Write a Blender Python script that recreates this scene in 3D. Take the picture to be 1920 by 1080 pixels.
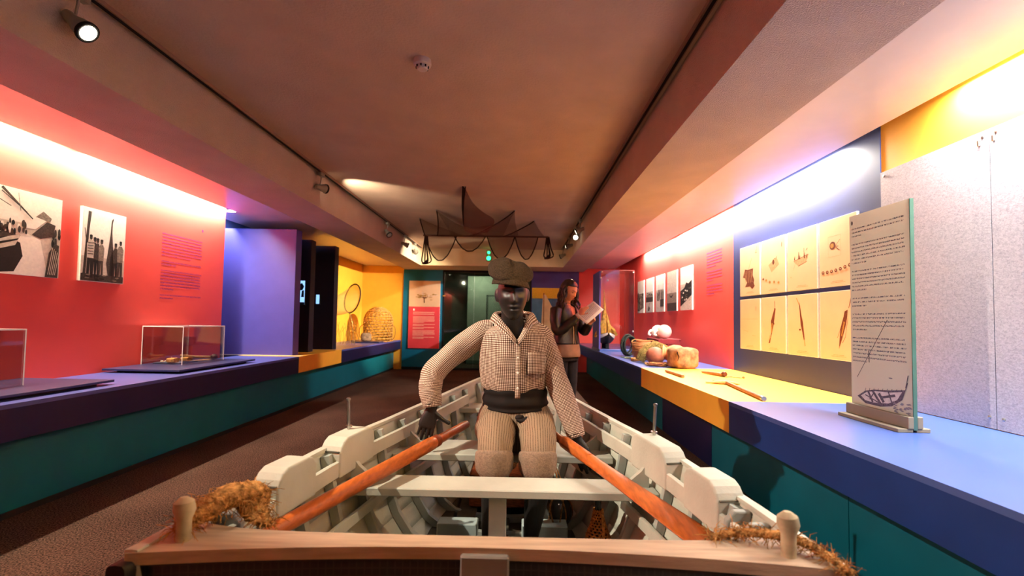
import bpy, bmesh, math, random
import numpy as np
from mathutils import Vector, Matrix, noise as mnoise

for o in list(bpy.data.objects): bpy.data.objects.remove(o)
scene = bpy.context.scene
COL = scene.collection
R = math.radians
PI = math.pi
random.seed(7)

# ------------------------------------------------------------------ camera
CAM_H = 1.15
def cam_axes(p, y, r):
    f = Vector((math.sin(y)*math.cos(p), math.cos(y)*math.cos(p), math.sin(p)))
    rt = Vector((math.cos(y), -math.sin(y), 0)); up = rt.cross(f)
    return rt*math.cos(r)+up*math.sin(r), up*math.cos(r)-rt*math.sin(r), f
_a, _u, _f = cam_axes(.0404, -.0149, .0164)
cd = bpy.data.cameras.new('camera'); cam = bpy.data.objects.new('camera', cd); COL.objects.link(cam)
m = Matrix((( _a.x, _u.x, -_f.x, 0), (_a.y, _u.y, -_f.y, 0), (_a.z, _u.z, -_f.z, CAM_H), (0, 0, 0, 1)))
cam.matrix_world = m
cd.sensor_width = 36; cd.lens = 850/1920*36; cd.shift_y = 26.9/1920
cd.clip_start = .05; cd.clip_end = 60
cd.dof.use_dof = True; cd.dof.focus_distance = 2.25; cd.dof.aperture_fstop = 2.6
scene.camera = cam

# ------------------------------------------------------------------ world, exposure
w = bpy.data.worlds.new('world'); scene.world = w; w.use_nodes = True
w.node_tree.nodes['Background'].inputs[0].default_value = (.5, .45, .4, 1)
w.node_tree.nodes['Background'].inputs[1].default_value = .02
vs = scene.view_settings
vs.view_transform = 'Standard'; vs.look = 'None'; vs.gamma = 1; vs.use_curve_mapping = False
vs.exposure = 0.0

def area(name, loc, target, sx, sy, power, col, spread=180):
    d = bpy.data.lights.new(name, 'AREA'); d.shape = 'RECTANGLE'; d.size = sx; d.size_y = sy
    d.energy = power; d.color = col; d.spread = R(spread)
    o = bpy.data.objects.new(name, d); COL.objects.link(o); o.location = loc
    z = (Vector(loc)-Vector(target)).normalized(); yv = Vector((0, 1, 0))
    xv = yv.cross(z).normalized(); yv = z.cross(xv)
    o.matrix_world = Matrix(((xv.x, yv.x, z.x, loc[0]), (xv.y, yv.y, z.y, loc[1]), (xv.z, yv.z, z.z, loc[2]), (0, 0, 0, 1)))
    return o
def spot(name, loc, target, power, angle, col, blend=.3, size=.03):
    d = bpy.data.lights.new(name, 'SPOT'); d.energy = power; d.spot_size = R(angle); d.spot_blend = blend
    d.color = col; d.shadow_soft_size = size
    o = bpy.data.objects.new(name, d); COL.objects.link(o); o.location = loc
    o.rotation_euler = (Vector(target)-Vector(loc)).to_track_quat('-Z', 'Y').to_euler()
    return o

WARM = (1, .80, .55); NEUT = (1, .92, .80); COOL = (.88, .94, 1.0)
# wall washer tubes hidden in the cove slots above both display walls (y centre, length, power, colour)
COVE_L = [(-1.6, 1.9, 55, WARM), (.4, 1.9, 55, WARM), (2.45, 1.9, 70, (1, .82, .56)), (4.45, 1.9, 100, (1, .88, .70))]
COVE_R = [(-.6, 1.6, 70, COOL), (1.55, 1.6, 190, (1, .94, .88)), (4.05, 1.5, 165, (1, .90, .76)), (5.8, 1.7, 120, (1, .90, .76)), (7.6, 1.5, 70, NEUT)]
area('cove_light', (-3.765, 5.46, 2.44), (-3.78, 5.46, 1.6), .04, .40, 26, (.95, .97, 1))
for y, l, p, c in COVE_L:
    area('cove_light', (-3.385, y, 2.42), (-3.42, y, 1.6), .04, l, p, c)
for y, l, p, c in COVE_R:
    area('cove_light', (2.235, y, 2.42), (2.27, y, 1.6), .04, l, p, c)

# ------------------------------------------------------------------ helpers
BASE = {}
def lin(c):
    return tuple(((x/255)/12.92 if x/255 <= .04045 else ((x/255+.055)/1.055)**2.4) for x in c)+(1,)
def reg(o, b): BASE[o.name] = Vector(b)
def tag(o, label=None, cat=None, group=None, kind=None):
    if label: o['label'] = label
    if cat: o['category'] = cat
    if group: o['group'] = group
    if kind: o['kind'] = kind
    return o
def thing(name, base, label, cat, group=None):
    o = bpy.data.objects.new(name, None); COL.objects.link(o); o.location = base; o.empty_display_size = .1
    reg(o, base); return tag(o, label, cat, group)
def V(*a): return Vector(a)
def crom(P, m):
    P = [np.array(p, float) for p in P]; k = len(P)
    if k == 2: return [P[0]+(P[1]-P[0])*i/(m-1) for i in range(m)]
    out = []
    for i in range(m):
        t = i/(m-1)*(k-1); j = min(int(t), k-2); f = t-j
        p0 = P[j-1] if j > 0 else 2*P[0]-P[1]; p1 = P[j]; p2 = P[j+1]; p3 = P[j+2] if j+2 < k else 2*P[-1]-P[-2]
        out.append(.5*((2*p1)+(-p0+p2)*f+(2*p0-5*p1+4*p2-p3)*f*f+(-p0+3*p1-3*p2+p3)*f**3))
    return out
class MB:
    def __init__(s): s.v = []; s.f = []; s.uv = []; s.mi = []; s.cur = 0
    def add(s, v, f, uv=None):
        o = len(s.v); s.v += [tuple(p) for p in v]
        for i, q in enumerate(f):
            s.f.append([o+a for a in q]); s.uv.append(uv[i] if uv else None); s.mi.append(s.cur)
        return s
    def box(s, lo, hi, bev=0, rot=None, piv=None):
        lo = Vector(lo); hi = Vector(hi); c = (lo+hi)/2; h = (hi-lo)/2
        if bev <= 0:
            pts = [c+Vector((h.x*i, h.y*j, h.z*k)) for i in (-1, 1) for j in (-1, 1) for k in (-1, 1)]
            fs = [(0, 1, 3, 2), (4, 6, 7, 5), (0, 4, 5, 1), (2, 3, 7, 6), (0, 2, 6, 4), (1, 5, 7, 3)]
        else:
            b = min(bev, h.x*.95, h.y*.95, h.z*.95); bm = bmesh.new()
            for i in (-1, 1):
                for j in (-1, 1):
                    for k in (-1, 1):
                        for e in ((1, 0, 0), (0, 1, 0), (0, 0, 1)):
                            bm.verts.new(c+Vector((i*(h.x-b*(1-e[0])), j*(h.y-b*(1-e[1])), k*(h.z-b*(1-e[2])))))
            bmesh.ops.convex_hull(bm, input=bm.verts)
            bmesh.ops.dissolve_limit(bm, angle_limit=.01, verts=bm.verts, edges=bm.edges)
            bm.verts.index_update()
            pts = [v.co.copy() for v in bm.verts]; fs = [[v.index for v in f.verts] for f in bm.faces]; bm.free()
        if rot is not None:
            p = Vector(piv) if piv is not None else c
            pts = [p+rot@(q-p) for q in pts]
        return s.add(pts, fs)
    def loft(s, P, A, B=None, ref=(0, 0, 1), n=16, m=None, mod=None, cap=True, closed=False, ex=1.0):
        if B is None: B = A
        k = len(P)
        if not hasattr(A, '__len__'): A = [A]*k
        if not hasattr(B, '__len__'): B = [B]*k
        if m:
            D = crom([list(p)+[a, b] for p, a, b in zip(P, A, B)], m)
            P = [Vector(d[:3]) for d in D]; A = [max(d[3], 1e-4) for d in D]; B = [max(d[4], 1e-4) for d in D]
        else: P = [Vector(p) for p in P]
        k = len(P); ref = Vector(ref); vs_ = []; L = 0; lens = []; side0 = None
        for i in range(k):
            if closed: t = P[(i+1) % k]-P[i-1]
            else: t = P[min(i+1, k-1)]-P[max(i-1, 0)]
            t.normalize()
            if i: L += (P[i]-P[i-1]).length
            lens.append(L)
            sd = ref.cross(t)
            if sd.length < .05: sd = side0 if side0 is not None else Vector((1, 0, 0)).cross(t)
            sd.normalize(); side0 = sd; up = t.cross(sd).normalized()
            for j in range(n):
                th = 2*PI*j/n; c = math.cos(th); q = math.sin(th)
                if ex != 1: c = math.copysign(abs(c)**ex, c); q = math.copysign(abs(q)**ex, q)
                g = mod(th, i/(k-1)) if mod else 1
                vs_.append(P[i]+sd*(A[i]*c*g)+up*(B[i]*q*g))
        fs = []; uv = []
        am = sum(A)/k; bm_ = sum(B)/k; cir = PI*(am+bm_)
        rng = range(k if closed else k-1)
        for i in rng:
            i2 = (i+1) % k; l2 = lens[i2] if i2 else L+(P[0]-P[-1]).length
            for j in range(n):
                j2 = (j+1) % n
                fs.append((i*n+j, i*n+j2, i2*n+j2, i2*n+j))
                a = j/n*cir; b = (j+1)/n*cir; uv.append([(a, lens[i]), (b, lens[i]), (b, l2), (a, l2)])
        if cap and not closed:
            fs.append(tuple(range(n-1, -1, -1))); uv.append([(0, 0)]*n)
            fs.append(tuple((k-1)*n+j for j in range(n))); uv.append([(0, 0)]*n)
        return s.add(vs_, fs, uv)
    def tube(s, P, r, n=8, m=None, closed=False): return s.loft(P, r, r, n=n, m=m, closed=closed, ref=(.13, .21, .97))
    def cyl(s, p, q, r, r2=None, n=16): return s.loft([p, q], [r, r if r2 is None else r2], n=n, ref=(.13, .21, .97))
    def lathe(s, prof, c, n=24, axis=(0, 0, 1), sq=1):
        ax = Vector(axis).normalized(); q = Vector((0, 0, 1)).rotation_difference(ax); c = Vector(c); vs_ = []
        for r, z in prof:
            for j in range(n):
                t = 2*PI*j/n; vs_.append(c+q@Vector((r*math.cos(t), r*math.sin(t)*sq, z)))
        fs = []; k = len(prof)
        for i in range(k-1):
            for j in range(n):
                fs.append((i*n+j, i*n+(j+1) % n, (i+1)*n+(j+1) % n, (i+1)*n+j))
        fs.append(tuple(range(n-1, -1, -1))); fs.append(tuple((k-1)*n+j for j in range(n)))
        return s.add(vs_, fs)
    def ball(s, c, r, nu=20, nv=12, fn=None, rot=None):
        if not hasattr(r, '__len__'): r = (r, r, r)
        c = Vector(c); vs_ = []
        for i in range(nv+1):
            ph = PI*i/nv-PI/2
            for j in range(nu):
                t = 2*PI*j/nu; d = Vector((math.cos(ph)*math.cos(t), math.cos(ph)*math.sin(t), math.sin(ph)))
                p = Vector((d.x*r[0], d.y*r[1], d.z*r[2]))
                if fn: p = fn(p, d)
                if rot is not None: p = rot@p
                vs_.append(c+p)
        fs = [(i*nu+j, i*nu+(j+1) % nu, (i+1)*nu+(j+1) % nu, (i+1)*nu+j) for i in range(nv) for j in range(nu)]
        return s.add(vs_, fs)
    def prism(s, poly, O, U, W, N, d):
        O = Vector(O); U = Vector(U); W = Vector(W); N = Vector(N); n = len(poly)
        a = [O+U*x+W*y for x, y in poly]; b = [p+N*d for p in a]
        fs = [tuple(range(n-1, -1, -1)), tuple(range(n, 2*n))]+[(i, (i+1) % n, n+(i+1) % n, n+i) for i in range(n)]
        return s.add(a+b, fs)
    def grid(s, nx, ny, fn, uvs=(1, 1)):
        vs_ = [fn(i/nx, j/ny) for j in range(ny+1) for i in range(nx+1)]; fs = []; uv = []
        for j in range(ny):
            for i in range(nx):
                a = j*(nx+1)+i; fs.append((a, a+1, a+nx+2, a+nx+1))
                x0, x1, y0, y1 = i/nx*uvs[0], (i+1)/nx*uvs[0], j/ny*uvs[1], (j+1)/ny*uvs[1]
                uv.append([(x0, y0), (x1, y0), (x1, y1), (x0, y1)])
        return s.add(vs_, fs, uv)
    def build(s, name, mats, parent=None, smooth=False, ang=40, label=None, cat=None, group=None, kind=None, remesh=0, sm=0, solid=0, weld=False):
        if parent is not None: b = BASE[parent.name]
        else:
            a = np.array(s.v); lo = a.min(0); hi = a.max(0); b = Vector(((lo[0]+hi[0])/2, (lo[1]+hi[1])/2, lo[2]))
        me = bpy.data.meshes.new(name)
        me.from_pydata([Vector(p)-b for p in s.v], [], s.f)
        if any(x is not None for x in s.uv):
            ul = me.uv_layers.new(name='UVMap'); k = 0; flat = []
            for f, x in zip(s.f, s.uv):
                for i in range(len(f)): flat += list(x[i]) if x else [0, 0]
            ul.data.foreach_set('uv', flat)
        if not isinstance(mats, (list, tuple)): mats = [mats]
        for q in mats: me.materials.append(q)
        me.polygons.foreach_set('material_index', [min(i, len(mats)-1) for i in s.mi])
        bm = bmesh.new(); bm.from_mesh(me)
        if weld: bmesh.ops.remove_doubles(bm, verts=bm.verts, dist=1e-5)
        if len(s.f) < 60000 and not any(x is not None and len(set(x)) > 1 and False for x in s.uv): bmesh.ops.recalc_face_normals(bm, faces=bm.faces)
        bm.to_mesh(me); bm.free()
        o = bpy.data.objects.new(name, me); COL.objects.link(o)
        if remesh:
            md = o.modifiers.new('r', 'REMESH'); md.mode = 'VOXEL'; md.voxel_size = remesh; md.use_smooth_shade = True
            if sm:
                q = o.modifiers.new('s', 'SMOOTH'); q.iterations = sm; q.factor = .5
            dg = bpy.context.evaluated_depsgraph_get(); ne = bpy.data.meshes.new_from_object(o.evaluated_get(dg)); o.modifiers.clear()
            o.data = ne; ne.name = name
            if not ne.materials:
                for q in mats: ne.materials.append(q)
            me = ne
        if smooth or remesh:
            me.polygons.foreach_set('use_smooth', [True]*len(me.polygons))
            if not remesh: me.set_sharp_from_angle(angle=R(ang))
        if solid:
            q = o.modifiers.new('t', 'SOLIDIFY'); q.thickness = solid; q.offset = 0
        if parent is not None: o.parent = parent; reg(o, b)
        else: o.location = b; reg(o, b)
        return tag(o, label, cat, group, kind)

# ------------------------------------------------------------------ materials
MATS = {}
def nt(name):
    m = bpy.data.materials.new(name); m.use_nodes = True; t = m.node_tree
    return m, t, t.nodes['Principled BSDF']
def mat(name, col, rough=.6, spec=.4, metal=0, var=.12, vs_=6, bump=0, bs=60, stretch=None, emit=None, es=0, coat=0, col2=None, det=4):
    if name in MATS: return MATS[name]
    m, t, p = nt(name); N = t.nodes; L = t.links
    c = lin(col); p.inputs['Roughness'].default_value = rough; p.inputs['Metallic'].default_value = metal
    p.inputs['Specular IOR Level'].default_value = spec; p.inputs['Coat Weight'].default_value = coat
    tc = N.new('ShaderNodeTexCoord'); mp = N.new('ShaderNodeMapping'); L.new(tc.outputs['Object'], mp.inputs[0])
    if stretch: mp.inputs['Scale'].default_value = stretch
    if var > 0:
        no = N.new('ShaderNodeTexNoise'); no.inputs['Scale'].default_value = vs_; no.inputs['Detail'].default_value = det
        L.new(mp.outputs[0], no.inputs['Vector'])
        rp = N.new('ShaderNodeValToRGB'); c2 = lin(col2) if col2 else tuple(x*(1-var*2) for x in c[:3])+(1,)
        rp.color_ramp.elements[0].position = .3; rp.color_ramp.elements[1].position = .7
        rp.color_ramp.elements[0].color = c2; rp.color_ramp.elements[1].color = c if col2 else tuple(min(1, x*(1+var)) for x in c[:3])+(1,)
        L.new(no.outputs['Fac'], rp.inputs[0]); L.new(rp.outputs[0], p.inputs['Base Color'])
    else: p.inputs['Base Color'].default_value = c
    if bump:
        nb = N.new('ShaderNodeTexNoise'); nb.inputs['Scale'].default_value = bs; nb.inputs['Detail'].default_value = 3
        L.new(mp.outputs[0], nb.inputs['Vector'])
        b = N.new('ShaderNodeBump'); b.inputs['Strength'].default_value = bump; b.inputs['Distance'].default_value = .01
        L.new(nb.outputs['Fac'], b.inputs['Height']); L.new(b.outputs[0], p.inputs['Normal'])
    if emit:
        p.inputs['Emission Color'].default_value = lin(emit); p.inputs['Emission Strength'].default_value = es
    MATS[name] = m; return m
def mixtrans(m, fac_socket):
    t = m.node_tree; N = t.nodes; L = t.links; out = N['Material Output']; p = N['Principled BSDF']
    tr = N.new('ShaderNodeBsdfTransparent'); mx = N.new('ShaderNodeMixShader')
    L.new(fac_socket, mx.inputs[0]); L.new(tr.outputs[0], mx.inputs[1]); L.new(p.outputs[0], mx.inputs[2]); L.new(mx.outputs[0], out.inputs[0])
def math_n(t, op, a, b=None):
    n = t.nodes.new('ShaderNodeMath'); n.operation = op
    for i, x in enumerate((a, b)):
        if x is None: continue
        if isinstance(x, (int, float)): n.inputs[i].default_value = x
        else: t.links.new(x, n.inputs[i])
    return n.outputs[0]
def ink(name, col, fill=.5):
    """print ink broken into words along the uv of each line"""
    if name in MATS: return MATS[name]
    m, t, p = nt(name); p.inputs['Base Color'].default_value = lin(col); p.inputs['Roughness'].default_value = .7
    uv = t.nodes.new('ShaderNodeUVMap'); mp = t.nodes.new('ShaderNodeMapping'); mp.inputs['Scale'].default_value = (260, 90, 1)
    t.links.new(uv.outputs[0], mp.inputs[0])
    no = t.nodes.new('ShaderNodeTexNoise'); no.inputs['Scale'].default_value = 1; no.inputs['Detail'].default_value = 2
    t.links.new(mp.outputs[0], no.inputs['Vector'])
    mixtrans(m, math_n(t, 'GREATER_THAN', no.outputs['Fac'], fill)); MATS[name] = m; return m
def net_mat(name, col, scale, thick):
    if name in MATS: return MATS[name]
    m, t, p = nt(name); p.inputs['Base Color'].default_value = lin(col); p.inputs['Roughness'].default_value = .9
    uv = t.nodes.new('ShaderNodeUVMap'); sp = t.nodes.new('ShaderNodeSeparateXYZ'); t.links.new(uv.outputs[0], sp.inputs[0])
    a = math_n(t, 'ADD', sp.outputs[0], sp.outputs[1]); b = math_n(t, 'SUBTRACT', sp.outputs[0], sp.outputs[1])
    fs = []
    for q in (a, b):
        f = math_n(t, 'FRACT', math_n(t, 'MULTIPLY', q, scale)); fs.append(math_n(t, 'LESS_THAN', f, thick))
    mixtrans(m, math_n(t, 'MAXIMUM', fs[0], fs[1])); MATS[name] = m; return m
def check_mat(name, period, ca, cb, cc):
    m, t, p = nt(name); p.inputs['Roughness'].default_value = .9; p.inputs['Specular IOR Level'].default_value = .15
    uv = t.nodes.new('ShaderNodeUVMap'); sp = t.nodes.new('ShaderNodeSeparateXYZ'); t.links.new(uv.outputs[0], sp.inputs[0])
    b = [math_n(t, 'LESS_THAN', math_n(t, 'FRACT', math_n(t, 'MULTIPLY', sp.outputs[i], 1/period)), .5) for i in (0, 1)]
    sm_ = math_n(t, 'MULTIPLY', math_n(t, 'ADD', b[0], b[1]), .5)
    rp = t.nodes.new('ShaderNodeValToRGB'); e = rp.color_ramp.elements; rp.color_ramp.interpolation = 'CONSTANT'
    e[0].color = lin(ca); e[1].position = .4; e[1].color = lin(cb); k = e.new(.9); k.color = lin(cc)
    t.links.new(sm_, rp.inputs[0]); t.links.new(rp.outputs[0], p.inputs['Base Color'])
    MATS[name] = m; return m
def stripe_mat(name, period, ca, cb):
    m, t, p = nt(name); p.inputs['Roughness'].default_value = .95; p.inputs['Specular IOR Level'].default_value = .1
    uv = t.nodes.new('ShaderNodeUVMap'); sp = t.nodes.new('ShaderNodeSeparateXYZ'); t.links.new(uv.outputs[0], sp.inputs[0])
    f = math_n(t, 'FRACT', math_n(t, 'MULTIPLY', sp.outputs[0], 1/period))
    tc = t.nodes.new('ShaderNodeTexCoord'); no = t.nodes.new('ShaderNodeTexNoise'); no.inputs['Scale'].default_value = 220; t.links.new(tc.outputs['Object'], no.inputs['Vector'])
    f2 = math_n(t, 'ADD', f, math_n(t, 'MULTIPLY', no.outputs['Fac'], .5))
    rp = t.nodes.new('ShaderNodeValToRGB'); e = rp.color_ramp.elements; e[0].position = .3; e[0].color = lin(cb); e[1].position = .62; e[1].color = lin(ca)
    t.links.new(f2, rp.inputs[0]); t.links.new(rp.outputs[0], p.inputs['Base Color']); MATS[name] = m; return m
def glass_mat(name, tint=(255, 255, 255), refl=.35):
    m, t, p = nt(name); N = t.nodes; L = t.links
    tr = N.new('ShaderNodeBsdfTransparent'); tr.inputs[0].default_value = lin(tint)
    gl = N.new('ShaderNodeBsdfGlossy'); gl.inputs['Roughness'].default_value = .03
    fr = N.new('ShaderNodeFresnel'); fr.inputs[0].default_value = 1.45
    mx = N.new('ShaderNodeMixShader'); L.new(math_n(t, 'MULTIPLY', fr.outputs[0], refl*2), mx.inputs[0]); L.new(tr.outputs[0], mx.inputs[1]); L.new(gl.outputs[0], mx.inputs[2])
    L.new(mx.outputs[0], N['Material Output'].inputs[0]); MATS[name] = m; return m

M_red = mat('red_paint', (240, 86, 76), .5, .45, var=.04, vs_=2)
M_navy = mat('navy_paint', (38, 52, 108), .45, .4, var=.06, vs_=2)
M_navyd = mat('dark_navy_laminate', (18, 24, 66), .4, .45, var=.05)
M_purp = mat('violet_laminate', (74, 70, 158), .5, .4, var=.04)
M_black = mat('black_violet_laminate', (24, 20, 36), .5, .3, var=.05)
M_blue = mat('blue_laminate', (60, 86, 152), .3, .7, var=.05, vs_=2)
M_bluel = mat('blue_violet_laminate', (74, 84, 158), .34, .5, var=.05, vs_=2)
M_yel = mat('yellow_laminate', (245, 178, 62), .4, .4, var=.03)
M_yelw = mat('yellow_paint', (242, 176, 58), .55, .3, var=.03)
M_teal = mat('teal_paint', (0, 92, 110), .5, .35, var=.06, vs_=3)
M_tealb = mat('teal_board', (0, 104, 136), .5, .35, var=.05)
M_ceil = mat('ceiling_plaster', (206, 176, 152), .85, .2, var=.05, vs_=3, bump=.35, bs=70)
M_beam = mat('beam_stipple', (208, 188, 170), .85, .2, var=.05, vs_=3, bump=1.0, bs=150)
M_niche = mat('niche_white', (226, 214, 204), .28, .5, var=.02)
M_cream = mat('cream_plaster', (222, 196, 158), .8, .2, var=.05, vs_=3, bump=.15, bs=90)
M_dark = mat('near_black', (14, 14, 16), .7, .3, var=.1)
M_white = mat('white_board', (240, 234, 222), .6, .3, var=.02)
M_steel = mat('brushed_steel', (190, 188, 182), .3, .5, metal=1, var=.06, vs_=40)
M_lampw = mat('lamp_grey_enamel', (150, 142, 130), .4, .5, var=.05)
M_lamplens = mat('lamp_lens', (255, 250, 235), .3, .5, var=0, emit=(255, 240, 210), es=9)
M_tube = mat('tube_glass', (255, 255, 250), .3, .3, var=0, emit=(255, 244, 224), es=2)
M_glass = glass_mat('clear_acrylic', (250, 250, 250), .3)
M_glassg = glass_mat('greenish_glass', (196, 214, 200), .55)
M_edge = mat('glowing_acrylic_edge', (250, 244, 240), .25, .6, var=0, emit=(255, 225, 215), es=.08)  # weak emission stands in for light caught along the pane edges
M_gedge = mat('glass_edge_green', (62, 96, 84), .15, .6, var=.1)
M_hull = mat('white_boat_paint', (190, 190, 174), .6, .3, var=.09, vs_=5, bump=.12, bs=90)
M_hull2 = mat('grey_boat_paint', (160, 165, 156), .6, .3, var=.1, vs_=5, bump=.12, bs=90)
M_hullk = mat('black_boat_paint', (22, 20, 20), .6, .3, var=.2, vs_=30)
M_bilge = mat('dark_bilge_paint', (92, 90, 78), .7, .25, var=.22, vs_=7, bump=.15, bs=60)  # darker tone for the lower planks, keelson and floor boards
M_cap = mat('weathered_cap_wood', (190, 166, 140), .65, .3, var=.14, vs_=5, stretch=(1, 12, 12), bump=.15, bs=30)
M_oar = mat('varnished_orange_wood', (190, 96, 38), .38, .45, var=.16, vs_=5, stretch=(16, 3, 16))
M_wood = mat('brown_wood', (150, 100, 56), .55, .35, var=.2, vs_=6, stretch=(14, 3, 14))
M_woodl = mat('pale_wood', (206, 160, 100), .6, .3, var=.15, vs_=8, stretch=(14, 3, 14))
M_fibre = mat('coir_fibre', (200, 146, 84), .95, .1, var=.35, vs_=60, bump=1, bs=160)
M_skin = mat('mannequin_charcoal', (29, 25, 24), .46, .42, var=.06, vs_=5)
M_rope = mat('tan_rope', (176, 128, 78), .95, .1, var=.3, vs_=80, bump=.8, bs=200)
M_sage = mat('terracotta', (196, 124, 78), .7, .3, var=.18, vs_=9, bump=.2, bs=60)
M_grn = mat('grey_green_wall', (106, 110, 98), .8, .25, var=.12, vs_=2)
# ------------------------------------------------------------------ carpet
def carpet():
    m, t, p = nt('carpet'); N = t.nodes; L = t.links
    tc = N.new('ShaderNodeTexCoord'); n1 = N.new('ShaderNodeTexNoise'); n1.inputs['Scale'].default_value = 130; n1.inputs['Detail'].default_value = 2
    n2 = N.new('ShaderNodeTexNoise'); n2.inputs['Scale'].default_value = 1.4
    L.new(tc.outputs['Object'], n1.inputs['Vector']); L.new(tc.outputs['Object'], n2.inputs['Vector'])
    s = math_n(t, 'ADD', math_n(t, 'MULTIPLY', n1.outputs['Fac'], .8), math_n(t, 'MULTIPLY', n2.outputs['Fac'], .2))
    rp = N.new('ShaderNodeValToRGB'); e = rp.color_ramp.elements; e[0].position = .38; e[0].color = lin((22, 17, 15)); e[1].position = .66; e[1].color = lin((108, 84, 72))
    L.new(s, rp.inputs[0]); L.new(rp.outputs[0], p.inputs['Base Color']); p.inputs['Roughness'].default_value = 1; p.inputs['Specular IOR Level'].default_value = .05
    b = N.new('ShaderNodeBump'); b.inputs['Strength'].default_value = .6; b.inputs['Distance'].default_value = .01; L.new(n1.outputs['Fac'], b.inputs['Height']); L.new(b.outputs[0], p.inputs['Normal'])
    MATS['carpet'] = m; return m
M_carpet = carpet()

# ------------------------------------------------------------------ setting
def struct(name, boxes, mt, label=None, parent=None):
    b = MB()
    for lo, hi in boxes: b.box(lo, hi)
    return b.build(name, mt, parent, kind='structure' if parent is None else None, label=label)
YN, YB = -2.6, 10.4
ZT = .664
struct('floor', [((-3.9, YN-.2, -.1), (2.7, 13.2, 0))], M_carpet)
struct('ceiling', [((-2.085, YN, 2.65), (.923, 9.5, 2.75))], M_ceil)
struct('wall_left', [((-3.6, YN, 0), (-3.46, 5.235, 2.75))], M_red)
struct('wall_left_booth', [((-3.98, 5.1, 0), (-3.84, 7.22, 2.75)), ((-3.98, 5.1, 0), (-3.6, 5.235, 2.75)), ((-3.98, 7.08, 0), (-3.62, 7.22, 2.75))], M_blue)
struct('wall_left_niche', [((-3.76, 7.08, 0), (-3.62, 10.54, 2.75))], M_yelw)
struct('wall_right_rear', [((2.31, 4.905, 0), (2.45, YB+.14, 2.75))], M_red)
struct('wall_right_navy', [((2.31, 3.035, 0), (2.45, 4.905, 2.75)), ((2.306, 2.905, 0), (2.45, 3.03, 2.75))], M_navy)
struct('wall_right', [((2.312, YN, 0), (2.45, 2.905, 2.75))], M_yelw)
struct('wall_near', [((-3.6, YN-.12, 0), (2.45, YN, 2.75))], M_grn)
struct('wall_end_niche', [((-3.62, YB, 0), (-2.66, YB+.12, 2.75))], M_yelw)
struct('wall_end_teal', [((-2.66, YB-.02, .06), (-1.74, YB+.12, 2.29))], M_tealb)
struct('wall_end_blue', [((.28, YB-.02, 0), (1.37, YB+.12, 2.29))], mat('violet_blue_paint', (58, 54, 128), .5, .35, var=.08, vs_=2))
struct('wall_end_red', [((1.37, YB, 0), (2.31, YB+.12, 2.75))], M_red)
struct('wall_far', [((-3.6, 12.9, 0), (2.6, 13.0, 2.75))], M_grn)
struct('wall_far_left', [((-2.9, YB+.13, 0), (-2.8, 12.9, 2.75))], M_grn)
struct('wall_far_right', [((.5, YB+.13, 0), (.6, 12.9, 2.75))], M_grn)
struct('ceiling_far', [((-2.9, YB+.1, 2.45), (.7, 13, 2.6))], M_grn)
struct('baseboard_end', [((-2.66, YB-.035, 0), (-1.74, YB-.005, .06))], M_dark)
# soffit beams, header, niche ceilings and cove covers
struct('trim_1', [((-2.61, YN, 2.29), (-2.085, YB+.1, 2.80))], M_beam)
struct('trim_2', [((.923, YN, 2.29), (1.468, YB+.1, 2.80))], M_beam)
struct('trim_3', [((-2.085, 9.5, 2.29), (.923, YB+.12, 2.80))], M_cream)
struct('trim_4', [((-3.34, YN, 2.373), (-2.61, 7.08, 2.40)), ((-3.72, 5.24, 2.373), (-3.34, 7.08, 2.40)), ((-3.56, 7.08, 2.373), (-2.61, YB, 2.40))], M_niche)
struct('trim_5', [((1.468, YN, 2.373), (2.19, YB, 2.40))], M_niche)
struct('trim_6', [((-3.9, YN, 2.60), (-2.61, YB, 2.66))], M_niche)
struct('trim_7', [((1.468, YN, 2.60), (2.45, YB, 2.66))], M_niche)
# fluorescent tubes inside the coves
ORD = ['first', 'second', 'third', 'fourth', 'fifth']
def cove_tube(x, y, l, lab, grp):
    t = thing('fluorescent_tube', (x, y, 2.43), lab, 'lamp', grp)
    MB().cyl((x, y-l/2+.03, 2.455), (x, y+l/2-.03, 2.455), .012, n=10).build('glass_tube', M_tube, t, smooth=True)
    for s in (-1, 1): MB().box((x-.02, y+s*(l/2)-.03, 2.43), (x+.02, y+s*(l/2)+.03, 2.60), .004).build('lamp_holder', M_lampw, t)
for i, (y, l, p, c) in enumerate(COVE_L): cove_tube(-3.385, y, l, 'tube lamp in slot above red photo wall, '+ORD[i]+' from the camera end', 'cove tubes over left wall')
for i, (y, l, p, c) in enumerate(COVE_R): cove_tube(2.235, y, l, 'tube lamp in slot above right display wall, '+ORD[i]+' from the camera end', 'cove tubes over right wall')
cove_tube(-3.765, 5.46, .38, 'short tube lamp in the slot above the violet partition recess', 'cove tubes over left wall')
# glazed opening in the end wall
wn = thing('window_1', (-.73, YB, 0), None, None); wn['kind'] = 'structure'
f = MB()
for x in (-1.735, -.02, .27): f.box((x-.02 if x < 0 else x-.02, YB-.02, 0), (x+.02, YB+.04, 2.29))
f.box((-1.755, YB-.02, 2.24), (.29, YB+.04, 2.29)); f.box((-1.755, YB-.02, 0), (.29, YB+.04, .05))
f.build('window_frame', M_dark, wn)
for a, b in ((-1.715, -1.03), (-1.025, -.04), (0, .25)):
    MB().box((a, YB+.005, .05), (b, YB+.013, 2.24)).build('pane', M_glassg, wn)
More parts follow.
